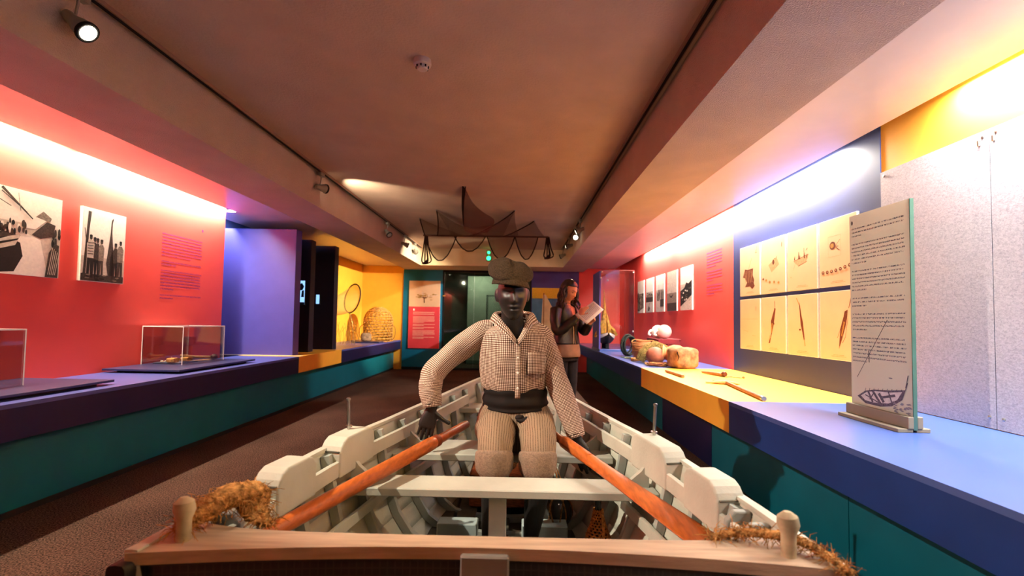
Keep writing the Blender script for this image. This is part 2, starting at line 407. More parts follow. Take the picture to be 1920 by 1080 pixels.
# things seen through the glass
t = thing('pale_partition', (-.75, 11.9, 0), 'pale grey-green partition board standing behind the glazed opening', 'partition')
MB().box((-1.35, 11.85, 0), (-.4, 11.93, 2.3), .01).build('board', mat('pale_green_board', (150, 148, 134), .8, .2, var=.06), t)
MB().box((-1.35, 11.835, .02), (-.4, 11.852, .10)).build('skirting', M_grn, t)
t = thing('freestanding_showcase', (-.35, 11.2, 0), 'empty glass showcase with thin dark frame behind the glazed opening', 'showcase')
MB().box((-.8, 10.95, 0), (.1, 11.4, .9), .01).build('plinth', M_dark, t)
g = MB().box((-.78, 10.97, .9), (.08, 11.38, 1.75)).build('glass_box', M_glass, t)
fr = MB()
for x in (-.78, .08):
    for y in (10.97, 11.38): fr.cyl((x, y, .9), (x, y, 1.76), .008, n=6)
for z in (.91, 1.755):
    fr.cyl((-.78, 10.97, z), (.08, 10.97, z), .008, n=6); fr.cyl((-.78, 11.38, z), (.08, 11.38, z), .008, n=6)
    for x in (-.78, .08): fr.cyl((x, 10.97, z), (x, 11.38, z), .008, n=6)
fr.build('frame', M_dark, t)
area('added_far_room_light', (-1.0, 11.3, 2.43), (-1.0, 11.3, 0), .6, .6, 34, (1, .95, .85))  # unseen light added to brighten the room behind the glass
cp = thing('added_ceiling_light', (-1.0, 11.3, 2.42), 'added unseen square ceiling light in the room behind the glass', 'lamp')
MB().box((-1.32, 10.98, 2.435), (-.68, 11.62, 2.45)).build('diffuser', M_white, cp)

# ------------------------------------------------------------------ display benches
t = thing('display_bench', (-3.1, 4, 0), 'long low display bench under the red photo wall with navy and yellow front', 'bench')
for a, b, c in ((YN+.01, 5.562, M_bluel), (5.562, 6.907, M_yel), (6.907, YB-.01, M_bluel)):
    x0 = -3.458 if b < 7 else -3.618
    o = MB().box((x0, a+.001, .640), (-2.69, b-.001, ZT)).build('bench_top', c, t)
    MB().box((-2.80, a+.001, .465), (-2.692, b-.001, .640)).build('front_fascia', M_yel if c is M_yel else M_navyd, t)
MB().box((-3.458, YN+.01, 0), (-2.85, YB-.01, .6399)).build('plinth_base', M_teal, t)
MB().box((-2.845, YN+.01, .0), (-2.835, YB-.04, .035)).build('plinth_skirting', M_dark, t)
t = thing('display_bench', (1.9, 4, 0), 'long low display bench on the right with blue and yellow top', 'bench')
for a, b, c in ((YN+.01, 2.906, M_blue), (2.906, 4.951, M_yel), (4.951, YB-.01, M_blue)):
    MB().box((1.335, a+.001, .640), (2.303, b-.001, ZT)).build('bench_top', c, t)
    MB().box((1.337, a+.001, .465), (1.45, b-.001, .640)).build('front_fascia', M_yel if c is M_yel else mat('mid_blue_laminate', (14, 52, 120), .42, .4, var=.05), t)
for a, b, c in ((YN+.01, .6, M_teal), (.6, 2.19, M_teal), (2.19, 3.7, M_teal), (3.7, 4.951, M_navyd), (4.951, 7.0, M_teal), (7.0, YB-.01, M_teal)):
    MB().box((1.565, a+.003, 0), (2.30, b-.003, .6399)).build('plinth_panel', c, t)

# ------------------------------------------------------------------ flat print helper
class Art:
    def __init__(s, O, U, W, N): s.O = Vector(O); s.U = Vector(U); s.W = Vector(W); s.N = Vector(N).normalized(); s.b = MB(); s.k = 0; s.mats = []
    def _m(s, mt):
        if mt not in s.mats: s.mats.append(mt)
        s.b.cur = s.mats.index(mt)
    def poly(s, pts, mt, lift=None):
        s._m(mt); s.k += 1; d = s.N*(.0004+.00006*s.k if lift is None else lift)
        s.b.add([s.O+s.U*x+s.W*y+d for x, y in pts], [tuple(range(len(pts)))], [[(x, y) for x, y in pts]]); return s
    def rect(s, x0, y0, x1, y1, mt): return s.poly([(x0, y0), (x1, y0), (x1, y1), (x0, y1)], mt)
    def ell(s, x, y, a, b, mt, n=14, rot=0):
        c, q = math.cos(rot), math.sin(rot)
        return s.poly([(x+a*math.cos(2*PI*i/n)*c-b*math.sin(2*PI*i/n)*q, y+a*math.cos(2*PI*i/n)*q+b*math.sin(2*PI*i/n)*c) for i in range(n)], mt)
    def line(s, x0, y0, x1, y1, wd, mt, w2=None):
        dx, dy = x1-x0, y1-y0; l = math.hypot(dx, dy) or 1; nx, ny = -dy/l*wd/2, dx/l*wd/2; k = (w2 if w2 is not None else wd)/wd
        return s.poly([(x0-nx, y0-ny), (x1-nx*k, y1-ny*k), (x1+nx*k, y1+ny*k), (x0+nx, y0+ny)], mt)
    def para(s, x0, x1, y, n, dy, h, mt, last=.4):
        for i in range(n):
            s.rect(x0, y-i*dy-h, x0+(x1-x0)*(last if i == n-1 else random.uniform(.96, 1)), y-i*dy, mt)
        return y-n*dy
    def build(s, name, parent=None, **k): return s.b.build(name, s.mats, parent, **k)
def flat(name, col, var=.1, vs_=60): return mat(name, col, .7, .25, var=var, vs_=vs_)
K0 = flat('print_black', (26, 22, 20), .2); K1 = flat('print_dark', (66, 58, 52), .3, 90); K2 = flat('print_mid', (140, 130, 116), .25, 90)
K3 = flat('print_light', (208, 200, 184), .1, 40); K4 = flat('print_white', (246, 240, 226), .04)
SEP = flat('sepia_ink', (112, 56, 30), .35, 200); SEPL = flat('sepia_light_ink', (206, 158, 112), .12, 90); SEPO = flat('ochre_ink', (176, 130, 60), .2, 120)
PAP = flat('drawing_paper', (226, 186, 146), .03, 6)
INKP = ink('violet_vinyl_text', (150, 40, 120), .47); INKD = ink('dark_print_text', (112, 110, 122), .49); INKW = ink('pale_print_text', (250, 170, 150), .42); INKS = ink('small_sepia_text', (150, 110, 80), .5)

def board(name, O, U, W, N, w, h, th, mt, label, cat, group=None):
    t = thing(name, Vector(O), label, cat, group)
    b = MB(); b.prism([(0, 0), (w, 0), (w, h), (0, h)], Vector(O), U, W, N, th); b.build('backing_board', mt, t)
    return t, Art(Vector(O)+Vector(N)*th, U, W, N)
UY, UZ = (0, 1, 0), (0, 0, 1)

# ---- photographs on the red wall (left). u runs away from the viewer (+y)
t, a = board('photo_print', (-3.46, 2.62, 1.41), UY, UZ, (1, 0, 0), .70, .585, .025, K4, 'sepia photograph of beached fishing boats on the left red wall', 'photo')
a.rect(0, 0, .70, .585, K3); a.rect(.0, .36, .70, .585, K4)
a.poly([(.3, .0), (.62, .0), (.60, .10), (.56, .26), (.48, .29), (.40, .28), (.37, .12)], K4)
a.poly([(.25, 0), (.40, .02), (.45, .13), (.43, .22), (.36, .25), (.25, .26)], K0)           # shadow side of near boat
a.poly([(.25, .14), (.40, .20), (.43, .27), (.42, .285), (.25, .20)], K3); a.poly([(.25, .17), (.41, .235), (.42, .25), (.25, .19)], K0)
a.poly([(.25, .22), (.40, .27), (.38, .31), (.25, .33)], K1)
a.poly([(.50, .29), (.60, .40), (.66, .385), (.645, .30), (.56, .27)], K1); a.poly([(.44, .33), (.47, .43), (.60, .405), (.66, .40), (.60, .41), (.52, .33)], K4)
a.poly([(.52, .42), (.57, .47), (.63, .43), (.62, .40)], K2)
for i in range(26):
    x = random.uniform(.28, .47); y = random.uniform(.29, .36); a.ell(x, y, random.uniform(.006, .012), random.uniform(.012, .03), random.choice((K0, K1, K4)))
for i in range(8): a.ell(random.uniform(.62, .69), random.uniform(.24, .40), .01, .03, random.choice((K0, K1, K3)))
a.line(.30, .575, .50, .40, .018, K1, .008); a.line(.26, .57, .28, .36, .012, K1); a.line(.30, .55, .46, .44, .006, K0); a.line(.40, .56, .42, .44, .004, K2); a.line(.27, .50, .36, .46, .005, K1)
a.poly([(.60, 0), (.69, .0), (.69, .24), (.66, .25), (.62, .18)], K1)
for i in range(5): a.line(.62+.012*i, .02, .645+.012*i, .22-.01*i, .004, K3)
a.build('print', t)
t, a = board('photo_print', (-3.46, 3.485, 1.41), UY, UZ, (1, 0, 0), .39, .588, .025, K4, 'sepia photograph of men beside a huge hanging fish on red wall', 'photo')
a.rect(.004, .004, .386, .584, K3); a.rect(.004, .2, .386, .584, K4)
a.rect(.004, .004, .386, .06, K1)
a.line(.055, .56, .03, .06, .022, K1); a.line(.07, .56, .045, .30, .004, K0); a.line(.02, .42, .06, .20, .006, K0)
a.poly([(.238, .055), (.29, .06), (.296, .17), (.275, .30), (.262, .42), (.262, .50), (.272, .55), (.255, .53), (.25, .50), (.245, .40), (.232, .28), (.218, .16)], K1)
a.poly([(.25, .06), (.285, .06), (.288, .17), (.268, .28), (.255, .2)], K0)
def man(x, h, tw, sh, pants):
    a.poly([(x-tw, .03), (x-.006, .03), (x, .16), (x+.006, .03), (x+tw, .03), (x+tw*.9, h*.55), (x-tw*.9, h*.55)], pants)
    a.poly([(x-tw, h*.5), (x+tw, h*.5), (x+tw*1.15, h*.80), (x+tw*.5, h*.88), (x-tw*.5, h*.88), (x-tw*1.15, h*.80)], sh)
    a.ell(x, h*.94, .012, .019, K1); a.ell(x, h*.975, .013, .010, K0)
for x, h, tw, s_, p_ in ((.11, .36, .018, K1, K0), (.135, .355, .018, K1, K0), (.17, .35, .022, K2, K1), (.30, .34, .02, K1, K0), (.075, .375, .028, K3, K0), (.345, .365, .027, K2, K1)): man(x, h, tw, s_, p_)
for i in range(5): a.line(.05, .22+.022*i, .10, .222+.022*i, .006, K1)
for i in range(14): a.ell(random.uniform(.02, .37), random.uniform(.01, .06), .02, .006, random.choice((K0, K2, K1)))
a.build('print', t)
# vinyl text on the red wall
a = Art((-3.4595, 4.31, 1.27), UY, UZ, (1, 0, 0)); y = a.para(.0, .56, .68, 8, .030, .013, INKP, .7); y = a.para(0, .56, y-.03, 2, .030, .013, INKP, .35); y = a.para(0, .56, y-.03, 7, .030, .013, INKP, .3); a.para(0, .56, y-.03, 2, .030, .013, INKP, .3)
a.ell(.55, .80, .012, .016, flat('violet_mark', (150, 40, 120)))
a.build('wall_text', label='violet vinyl text paragraphs lettered on the left red wall', cat='lettering')
a = Art((2.3095, 5.60, 1.47), (0, -1, 0), UZ, (-1, 0, 0)); y = a.para(0, .43, .55, 6, .034, .014, INKP, .6); y = a.para(0, .43, y-.03, 4, .034, .014, INKP, .4); a.para(0, .43, y-.03, 4, .034, .014, INKP, .5)
a.build('wall_text', label='faint violet vinyl text lettered on the right red wall', cat='lettering')
a = Art((-3.6195, 7.35, 1.30), UY, UZ, (1, 0, 0)); y = a.para(.2, 1.1, .75, 6, .04, .018, INKS, .5); a.para(.2, 1.1, y-.06, 8, .04, .018, INKS, .5)
a.build('wall_text', label='thin brown text lettered on the yellow niche wall behind the hoop net', cat='lettering')

# ---- five narrow photographs on the right red wall (u runs toward the viewer, -y)
PH = ['a crowded quay with boats, farthest of the row', 'a harbour with a small figure in front, second of the row', 'a tall ship crowd on a quay, middle of the row', 'a single small boat off a dark shore, fourth of the row', 'dark nets hung with pale floats, nearest of the row']
for i in range(5):
    y0 = 8.77-i*.5775
    t, a = board('narrow_photo', (2.31, y0, 1.335), (0, -1, 0), UZ, (-1, 0, 0), .43, .60, .016, K4, 'narrow sepia photograph of '+PH[i], 'photo', 'five narrow photos on the right red wall')
    a.rect(.0, .0, .425, .60, K3); a.rect(0, .36, .425, .60, K4 if i != 3 else K3)
    rd = random.Random(i)
    if i == 4:
        a.poly([(0, .05), (.42, .2), (.42, .40), (.30, .36), (.22, .38), (.15, .31), (0, .27)], K0)
        for k in range(34): a.ell(rd.uniform(.02, .4), rd.uniform(.12, .33), .008, .006, K2)
        for x, y in ((.12, .24), (.2, .27), (.26, .26), (.08, .18), (.18, .14), (.24, .15)): a.ell(x, y, .022, .011, K4)
    elif i == 3:
        a.rect(0, 0, .42, .27, K2); a.rect(0, 0, .42, .12, K1); a.poly([(.1, .25), (.18, .22), (.27, .25), (.22, .20), (.15, .20)], K0); a.line(.18, .24, .2, .32, .006, K1)
    elif i == 2:
        for k in range(18): x = rd.uniform(.0, .42); a.rect(x, .16+.1*rd.random()-.08*(x > .25), x+.03, .30+.06*rd.random(), rd.choice((K0, K1, K2)))
        a.rect(.24, .08, .42, .2, K1)
        for k in range(6): x = rd.uniform(.05, .4); a.line(x, .3, x+.01, .44, .004, K1)
    elif i == 1:
        a.rect(0, .18, .42, .27, K1); a.poly([(.0, .27), (.15, .33), (.42, .30), (.42, .26)], K2); a.poly([(.12, .03), (.2, .02), (.24, .07), (.18, .12), (.14, .09)], K1); a.line(.17, .1, .2, .16, .02, K1)
        for k in range(10): a.ell(rd.uniform(.03, .4), rd.uniform(.3, .34), .02, .01, K1)
    else:
        a.rect(0, .04, .42, .36, K2)
        for k in range(46): a.ell(rd.uniform(.01, .41), rd.uniform(.03, .36), rd.uniform(.01, .03), rd.uniform(.01, .03), rd.choice((K1, K2, K3, K0)))
        a.poly([(.1, 0), (.42, 0), (.42, .09), (.2, .05)], K4)
    a.build('print', t)

# ---- eight drawings on the navy wall
DR = ['a draped net hanging from a pole, top row far end', 'a torn net panel above five floats, top row second', 'a small boat with crew, top row third', 'a round float above a string of floats, top row near end',
      'a thin line with a hook, bottom row far end', 'a slender fish trap, bottom row second', 'a dark slender fish lure, bottom row third', 'a long lure with two hooked lines, bottom row near end']
yl = [4.72, 4.307, 3.893, 3.48]
for r_ in range(2):
    for c_ in range(4):
        i = r_*4+c_; z0 = 1.437 if r_ == 0 else .905
        t, a = board('drawing_sheet', (2.31, yl[c_], z0), (0, -1, 0), UZ, (-1, 0, 0), .385, .498, .018, K4, 'sepia drawing of '+DR[i], 'drawing', 'eight drawing sheets on the navy wall')
        a.rect(.004, .004, .381, .494, PAP); rd = random.Random(20+i)
        a.rect(.14, .035, .25, .039, SEPL); a.rect(.12, .025, .27, .029, SEPL)
        if i == 0:
            a.line(.235, .37, .17, .26, .008, SEPL); a.poly([(.06, .19), (.10, .27), (.16, .26), (.26, .265), (.25, .2), (.28, .15), (.27, .12), (.29, .09), (.24, .06), (.2, .09), (.1, .09), (.14, .13), (.1, .18)], SEP)
            for k in range(5): a.line(.10+.03*k, .25, .11+.032*k, .13, .005, SEPL)
            a.line(.30, .41, .32, .44, .004, SEP); a.line(.33, .47, .33, .41, .003, SEP); a.line(.30, .41, .335, .41, .003, SEP)
        elif i == 1:
            a.poly([(.12, .26), (.25, .32), (.29, .25), (.17, .19)], SEPL); a.ell(.2, .28, .017, .024, SEP); a.ell(.215, .31, .006, .006, SEP); a.line(.23, .30, .26, .33, .004, SEP)
            for k, (x, y) in enumerate(((.03, .14), (.08, .125), (.14, .105), (.21, .10), (.28, .09))): a.poly([(x-.018, y), (x, y+.014), (x+.018, y), (x, y-.014)], SEP if k == 0 else SEPO)
            a.line(.33, .40, .335, .44, .008, SEP)
        elif i == 2:
            a.poly([(.09, .24), (.13, .255), (.22, .265), (.28, .28), (.25, .225), (.15, .20)], SEPL); a.line(.09, .245, .28, .28, .004, SEP); a.line(.15, .20, .26, .225, .003, SEP); a.line(.08, .17, .12, .24, .003, SEPL)
            for x, h in ((.10, .03), (.155, .06), (.17, .03), (.23, .045), (.26, .03)): a.line(x, .255, x+.004, .255+h, .014, SEP, .004)
            a.line(.225, .27, .225, .34, .004, SEP); a.line(.25, .315, .27, .33, .005, SEP); a.ell(.05, .115, .006, .006, SEPL)
        elif i == 3:
            a.line(.10, .22, .10, .37, .0015, SEPL); a.line(.10, .37, .23, .37, .0015, SEPL); a.line(.23, .37, .23, .22, .0015, SEPL); a.line(.10, .22, .23, .22, .0015, SEPL)
            a.ell(.145, .30, .032, .030, SEP); a.ell(.14, .30, .02, .018, SEPO)
            for k in range(6): a.line(.17, .29, .17+rd.uniform(.02, .055), .29+rd.uniform(-.04, .05), .003, SEP)
            for k in range(8): a.ell(.04+.046*k, .115-.012*math.sin(k*.45+.4)+.004*k, .015, .013, SEP); a.ell(.04+.046*k, .117-.012*math.sin(k*.45+.4)+.004*k, .007, .006, SEPL)
        elif i == 4:
            a.line(.03, .30, .34, .30, .003, SEPL); a.line(.31, .42, .31, .38, .005, SEP); a.line(.07, .19, .15, .175, .003, SEPL); a.line(.24, .14, .30, .135, .003, SEPL)
        elif i == 5:
            a.line(.215, .46, .22, .40, .006, SEP); a.poly([(.215, .40), (.232, .39), (.205, .27), (.215, .25), (.20, .25), (.17, .17), (.13, .095), (.115, .08), (.135, .08), (.16, .19), (.155, .28), (.19, .35)], SEP)
            a.poly([(.165, .26), (.185, .26), (.17, .17), (.155, .17)], SEPO); a.line(.14, .15, .125, .10, .008, SEPO)
        elif i == 6:
            a.line(.12, .47, .16, .41, .008, SEPO); a.poly([(.155, .44), (.17, .40), (.185, .33), (.205, .27), (.215, .2), (.225, .13), (.212, .13), (.195, .19), (.175, .25), (.165, .33)], SEP); a.line(.22, .13, .23, .08, .008, SEPO); a.ell(.165, .21, .012, .008, SEP)
        else:
            a.line(.325, .45, .30, .37, .010, SEP, .004); a.poly([(.29, .36), (.285, .31), (.27, .25), (.235, .16), (.20, .08), (.205, .14), (.215, .22), (.245, .30), (.26, .35)], SEP); a.poly([(.25, .28), (.262, .27), (.232, .17), (.222, .18)], SEPO)
            a.line(.25, .31, .21, .21, .003, SEP); a.line(.21, .21, .185, .16, .003, SEP); a.line(.29, .30, .265, .17, .003, SEP); a.line(.265, .17, .235, .125, .004, SEP)
        a.build('print', t)

# ---- mottled grey panels screwed over the yellow wall
def mottle():
    m, t, p = nt('grey_water_print'); N = t.nodes; L = t.links
    tc = N.new('ShaderNodeTexCoord'); mp = N.new('ShaderNodeMapping'); mp.inputs['Scale'].default_value = (1, 1.0, 1.6); mp.inputs['Rotation'].default_value = (.5, 0, 0); L.new(tc.outputs['Object'], mp.inputs[0])
    n1 = N.new('ShaderNodeTexNoise'); n1.inputs['Scale'].default_value = 85; n1.inputs['Detail'].default_value = 5; n1.inputs['Distortion'].default_value = 1.0; L.new(mp.outputs[0], n1.inputs['Vector'])
    rp = N.new('ShaderNodeValToRGB'); e = rp.color_ramp.elements; e[0].position = .30; e[0].color = lin((150, 150, 162)); e[1].position = .62; e[1].color = lin((186, 186, 194))
    L.new(n1.outputs['Fac'], rp.inputs[0]); L.new(rp.outputs[0], p.inputs['Base Color']); p.inputs['Roughness'].default_value = .4; MATS['mottle'] = m; return m
M_mot = mottle()
for i, (a, b, l) in enumerate(((2.225, 2.892, 'grey mottled water-print panel between the navy wall and a joint'), (1.35, 2.221, 'grey mottled water-print panel beyond the joint at the right picture edge'), (.3, 1.346, 'grey mottled water-print panel on yellow wall outside the right edge'))):
    t = thing('print_panel', (2.302, (a+b)/2, .67), l, 'panel', 'grey print panels')
    MB().box((2.296, a, .668), (2.310, b, 2.13)).build('sheet', M_mot, t)
    for y, z in ((a+.03, 2.10), (b-.03, 2.10), (a+.03, .72), (b-.03, .72)): MB().lathe([(.008, 0), (.008, .004), (.004, .006)], (2.296, y, z), 10, (-1, 0, 0)).build('screw', M_steel, t, smooth=True)
for y in (2.20, 2.27):
    MB().box((2.285, y-.006, 2.06), (2.297, y+.006, 2.09), .002).build('panel_clip', M_steel, label='tiny metal clip on the grey print panel, '+('nearer' if y < 2.25 else 'farther')+' of two', cat='clip', group='clips on the grey panel')
# ------------------------------------------------------------------ glass text panel on its foot
def frosted():
    m_, t_, p_ = nt('printed_frosted_glass'); N = t_.nodes; L = t_.links
    p_.inputs['Base Color'].default_value = lin((196, 192, 180)); p_.inputs['Roughness'].default_value = .3
    tl = N.new('ShaderNodeBsdfTranslucent'); tl.inputs[0].default_value = lin((190, 184, 172)); mx = N.new('ShaderNodeMixShader'); mx.inputs[0].default_value = .45
    L.new(p_.outputs[0], mx.inputs[1]); L.new(tl.outputs[0], mx.inputs[2]); L.new(mx.outputs[0], N['Material Output'].inputs[0]); return m_
t = thing('glass_text_panel', (1.834, 2.33, ZT), 'tall glass panel printed with text and a moored rowing boat, in a grey slotted foot', 'panel')
o = MB().box((1.826, 2.135, ZT+.012), (1.842, 2.52, 1.755)).build('glass_sheet', frosted(), t)
MB().box((1.825, 2.1315, ZT+.012), (1.843, 2.1352, 1.755)).build('sheet_edge', M_gedge, t)
ft = mat('grey_mdf', (120, 112, 98), .7, .25, var=.06)
MB().box((1.756, 2.135, ZT), (1.826, 2.53, ZT+.018), .002).build('foot_plate', ft, t); MB().box((1.842, 2.135, ZT), (1.905, 2.53, ZT+.018), .002).build('foot_plate', ft, t)
MB().box((1.800, 2.13, ZT+.018), (1.8255, 2.53, ZT+.072), .002).build('foot_cheek', ft, t); MB().box((1.8425, 2.13, ZT+.018), (1.868, 2.53, ZT+.072), .002).build('foot_cheek', ft, t)
a = Art((1.826, 2.52, ZT), (0, -1, 0), UZ, (-1, 0, 0))
gp = flat('panel_grey_print', (120, 116, 128), .1, 30); gd = flat('panel_dark_print', (84, 80, 94), .3, 120)
y = a.para(.015, .36, 1.02, 3, .0205, .0075, INKD, .2)
for n_ in (6, 6, 3, 5, 7): y = a.para(.015, .36, y-.024, n_, .0205, .0075, INKD, .3)
a.ell(.022, 1.05, .006, .012, gd)
a.line(.045, .215, .25, .52, .003, gd); a.line(.13, .30, .128, .36, .005, gd)
a.poly([(.045, .115), (.10, .15), (.16, .165), (.26, .175), (.35, .19), (.33, .14), (.27, .10), (.20, .085), (.10, .085)], gd)
a.poly([(.07, .12), (.11, .145), (.17, .158), (.26, .165), (.33, .178), (.30, .135), (.25, .11), (.16, .098), (.10, .10)], flat('panel_pale_print', (186, 182, 184), .1, 60))
for x0, y0, x1, y1, w_ in ((.12, .15, .15, .10, .012), (.15, .157, .20, .10, .014), (.19, .15, .22, .11, .016), (.20, .13, .29, .155, .012), (.1, .13, .2, .10, .006), (.25, .165, .27, .115, .008), (.13, .11, .16, .15, .006)): a.line(x0, y0, x1, y1, w_, gd)
for k in range(9): a.line(.1+.028*k, .15+.004*k, .105+.028*k, .165+.003*k, .003, gd)
a.line(.35, .19, .365, .26, .004, gd); a.line(.352, .2, .36, .225, .008, gd); a.ell(.265, .235, .012, .003, gp)
for k in range(30): a.ell(random.uniform(.28, .38), random.uniform(.075, .13), .009, .003, gp)
a.build('print', t)

# ------------------------------------------------------------------ acrylic display cases on the left bench
def acrylic(t, x0, y0, z0, x1, y1, z1, th=.006):
    for nm, lo, hi in (('front_pane', (x1-th, y0, z0), (x1, y1, z1)), ('back_pane', (x0, y0, z0), (x0+th, y1, z1)), ('side_pane', (x0+th, y0, z0), (x1-th, y0+th, z1)), ('side_pane', (x0+th, y1-th, z0), (x1-th, y1, z1)), ('lid_pane', (x0, y0, z1), (x1, y1, z1+th))):
        MB().box(lo, hi).build(nm, M_glass, t)
    e = .0022
    for p, q in (((x1, y0), (x1, y0)), ((x0, y0), (x0, y0)), ((x1, y1), (x1, y1)), ((x0, y1), (x0, y1))):
        MB().box((p[0]-e, p[1]-e, z0), (p[0]+e, p[1]+e, z1+th)).build('polished_edge', M_edge, t)
    for lo, hi in (((x0-e, y0-e, z1-e), (x1+e, y0+e, z1+th)), ((x0-e, y1-e, z1-e), (x1+e, y1+e, z1+th)), ((x0-e, y0, z1-e), (x0+e, y1, z1+th)), ((x1-e, y0, z1-e), (x1+e, y1, z1+th))):
        MB().box(lo, hi).build('polished_edge', M_edge, t)
M_slate = mat('dark_blue_tray', (40, 46, 88), .35, .5, var=.05)
def tray(x0, y0, x1, y1, lab):
    t = thing('display_tray', ((x0+x1)/2, (y0+y1)/2, ZT), lab, 'tray')
    MB().box((x0, y0, ZT+.018), (x1, y1, ZT+.034), .002).build('tray_board', M_slate, t); MB().box((x0+.06, y0+.08, ZT), (x1-.05, y1-.08, ZT+.018)).build('spacer', M_dark, t)
ZA = ZT+.034
tray(-3.44, 3.72, -2.79, 4.80, 'thin navy tray under the acrylic case of cork floats')
t = thing('acrylic_case', (-3.25, 4.4, ZA), 'clear acrylic case over cork floats and wooden tools beside violet partition', 'display case')
acrylic(t, -3.43, 4.10, ZA, -3.055, 4.68, 1.043)
tray(-3.44, 1.9, -2.79, 3.12, 'thin navy tray under the empty-looking acrylic case at left edge')
t = thing('acrylic_case', (-3.25, 2.5, ZA), 'clear acrylic case at the left edge of the red wall bench', 'display case')
acrylic(t, -3.43, 2.1, ZA, -3.08, 2.80, 1.043)
M_cork = mat('cork', (204, 150, 88), .9, .1, var=.25, vs_=60, bump=.5, bs=90)
t = MB().box((-3.38, 4.17, ZA), (-3.13, 4.42, ZA+.012), .002).build('slate_tile', mat('slate', (70, 70, 92), .5, .4, var=.1), label='flat dark slate under cork floats in the acrylic case', cat='tile')
for i, (x, y) in enumerate(((-3.21, 4.19), (-3.17, 4.31))):
    b = MB().loft([(x-.03, y, ZA+.033), (x+.03, y+.01, ZA+.033)], [.052, .052], [.021, .021], n=14, ref=(0, 0, 1), ex=.6)
    b.build('cork_float', M_cork, smooth=True, label=('tan cork float on slate nearer the camera' if i == 0 else 'tan cork float on slate beside the fish bone'), cat='float', group='cork floats in acrylic case')
b = MB().tube([(-3.30, 4.20, ZA+.017), (-3.31, 4.25, ZA+.02), (-3.28, 4.29, ZA+.02), (-3.26, 4.33, ZA+.018)], .005, m=10); b.ball((-3.31, 4.19, ZA+.02), (.015, .012, .008)); b.cyl((-3.29, 4.27, ZA+.014), (-3.285, 4.275, ZA+.055), .006, .003, n=8)
b.build('bone_hook', mat('bone', (222, 196, 168), .6, .3, var=.15), smooth=True, label='pale bone hook lying on dark slate in acrylic case', cat='hook')
for i in range(3):
    y0 = 4.42+.05*i
    MB().tube([(-3.24+.02*i, y0, ZA+.006), (-3.16, y0+.08, ZA+.008), (-3.11-.02*i, y0+.14, ZA+.006)], .0055, n=6, m=8).build('netting_needle', M_woodl, smooth=True, label='pale wooden netting needle in acrylic case, '+('nearest the slate', 'middle of three', 'nearest the round knob')[i], cat='tool', group='netting needles in acrylic case')
t = thing('wooden_mallet', (-3.2, 4.55, ZA), 'dark wooden tool with round knob end in acrylic case', 'tool')
MB().tube([(-3.35, 4.47, ZA+.05), (-3.22, 4.55, ZA+.035), (-3.13, 4.59, ZA+.033)], [.014]*3, n=10).build('handle', M_wood, t, smooth=True)
MB().ball((-3.10, 4.605, ZA+.032), (.032, .032, .032), 16, 10).build('knob', mat('dark_wood', (90, 46, 30), .45, .4, var=.2), t, smooth=True)

# ------------------------------------------------------------------ booth partitions with screens
t = thing('booth_partition', (-3.15, 5.76, ZT), 'tall violet partition standing on left bench beside the acrylic case', 'partition')
MB().box((-3.835, 5.687, ZT+.004), (-2.838, 5.838, 2.268), .003).build('panel_body', M_purp, t); MB().box((-3.835, 5.680, ZT), (-2.70, 5.6865, ZT+.004)).build('lit_base_edge', M_white, t)  # white strip stands in for light catching the thin base edge
for i, (y, x1, l) in enumerate(((6.3, -2.925, 'dark screen partition directly behind the violet partition'), (6.95, -2.852, 'dark screen partition next to the yellow niche'))):
    t = thing('booth_partition', (-3.15, y, ZT), l, 'partition', 'dark booth partitions')
    MB().box((-3.835, y, ZT), (x1, y+.14, 2.262-.02*(1-i)), .003).build('panel_body', M_black, t)
    x0, xx, z0, z1 = ((-3.09, -2.99, 1.33, 1.66), (-3.12, -3.07, 1.36, 1.50))[i]
    s_ = thing('video_screen', ((x0+xx)/2, y-.02, z0), 'small lit blue video screen on '+('the far dark partition' if i else 'the middle dark partition'), 'screen', 'booth video screens')
    MB().box((x0-.012, y-.022, z0-.012), (xx+.012, y-.0005, z1+.012), .002).build('bezel', M_dark, s_)
    MB().box((x0, y-.024, z0), (xx, y-.0222, z1)).build('display', mat('screen_glow', (40, 90, 160), .3, .5, var=.6, vs_=30, emit=(150, 200, 255), es=1.4), s_)
    if i == 0:
        a = Art((x0, y-.024, z0), (1, 0, 0), UZ, (0, -1, 0)); q = mat('screen_dark', (10, 20, 60), .4, var=0)
        a.poly([(.02, .19), (.07, .20), (.09, .25), (.06, .30), (.03, .28)], q); a.rect(.0, 0, .1, .03, q); a.poly([(.05, .10), (.09, .10), (.09, .2), (.06, .19)], q); a.build('screen_picture', s_)

# ------------------------------------------------------------------ niche: hoop net, basket trap, stone
t = thing('hoop_net', (-3.12, 8.55, ZT), 'round hoop with a trailing pale net held on a thin wire stand in yellow niche', 'fishing net')
HC = Vector((-3.14, 8.5, 1.52)); ang = R(40)
hs = Vector((math.cos(ang), -math.sin(ang), 0)); hu = Vector((.12, .1, 1)).normalized()
ring = [HC+hs*(.27*math.cos(2*PI*i/40))+hu*(.275*math.sin(2*PI*i/40)) for i in range(40)]
MB().tube(ring, .012, n=8, closed=True).build('hoop', mat('dark_cane', (60, 42, 22), .6, .3, var=.3, vs_=40), t, smooth=True)
axis = Vector((-.62, -.30, -.10))
def sock(u_, v_):
    th = 2*PI*u_; k = (1-v_)**.55; c = HC+axis*v_+Vector((0, 0, -.10*math.sin(v_*PI)))
    return c+hs*(.27*k*math.cos(th))+hu*(.275*k*math.sin(th)*(.95))
b = MB().grid(48, 20, sock, (1.7, .7)); b.build('net_sock', net_mat('pale_net', (236, 196, 120), 90, .26), t, smooth=True)
st = MB()
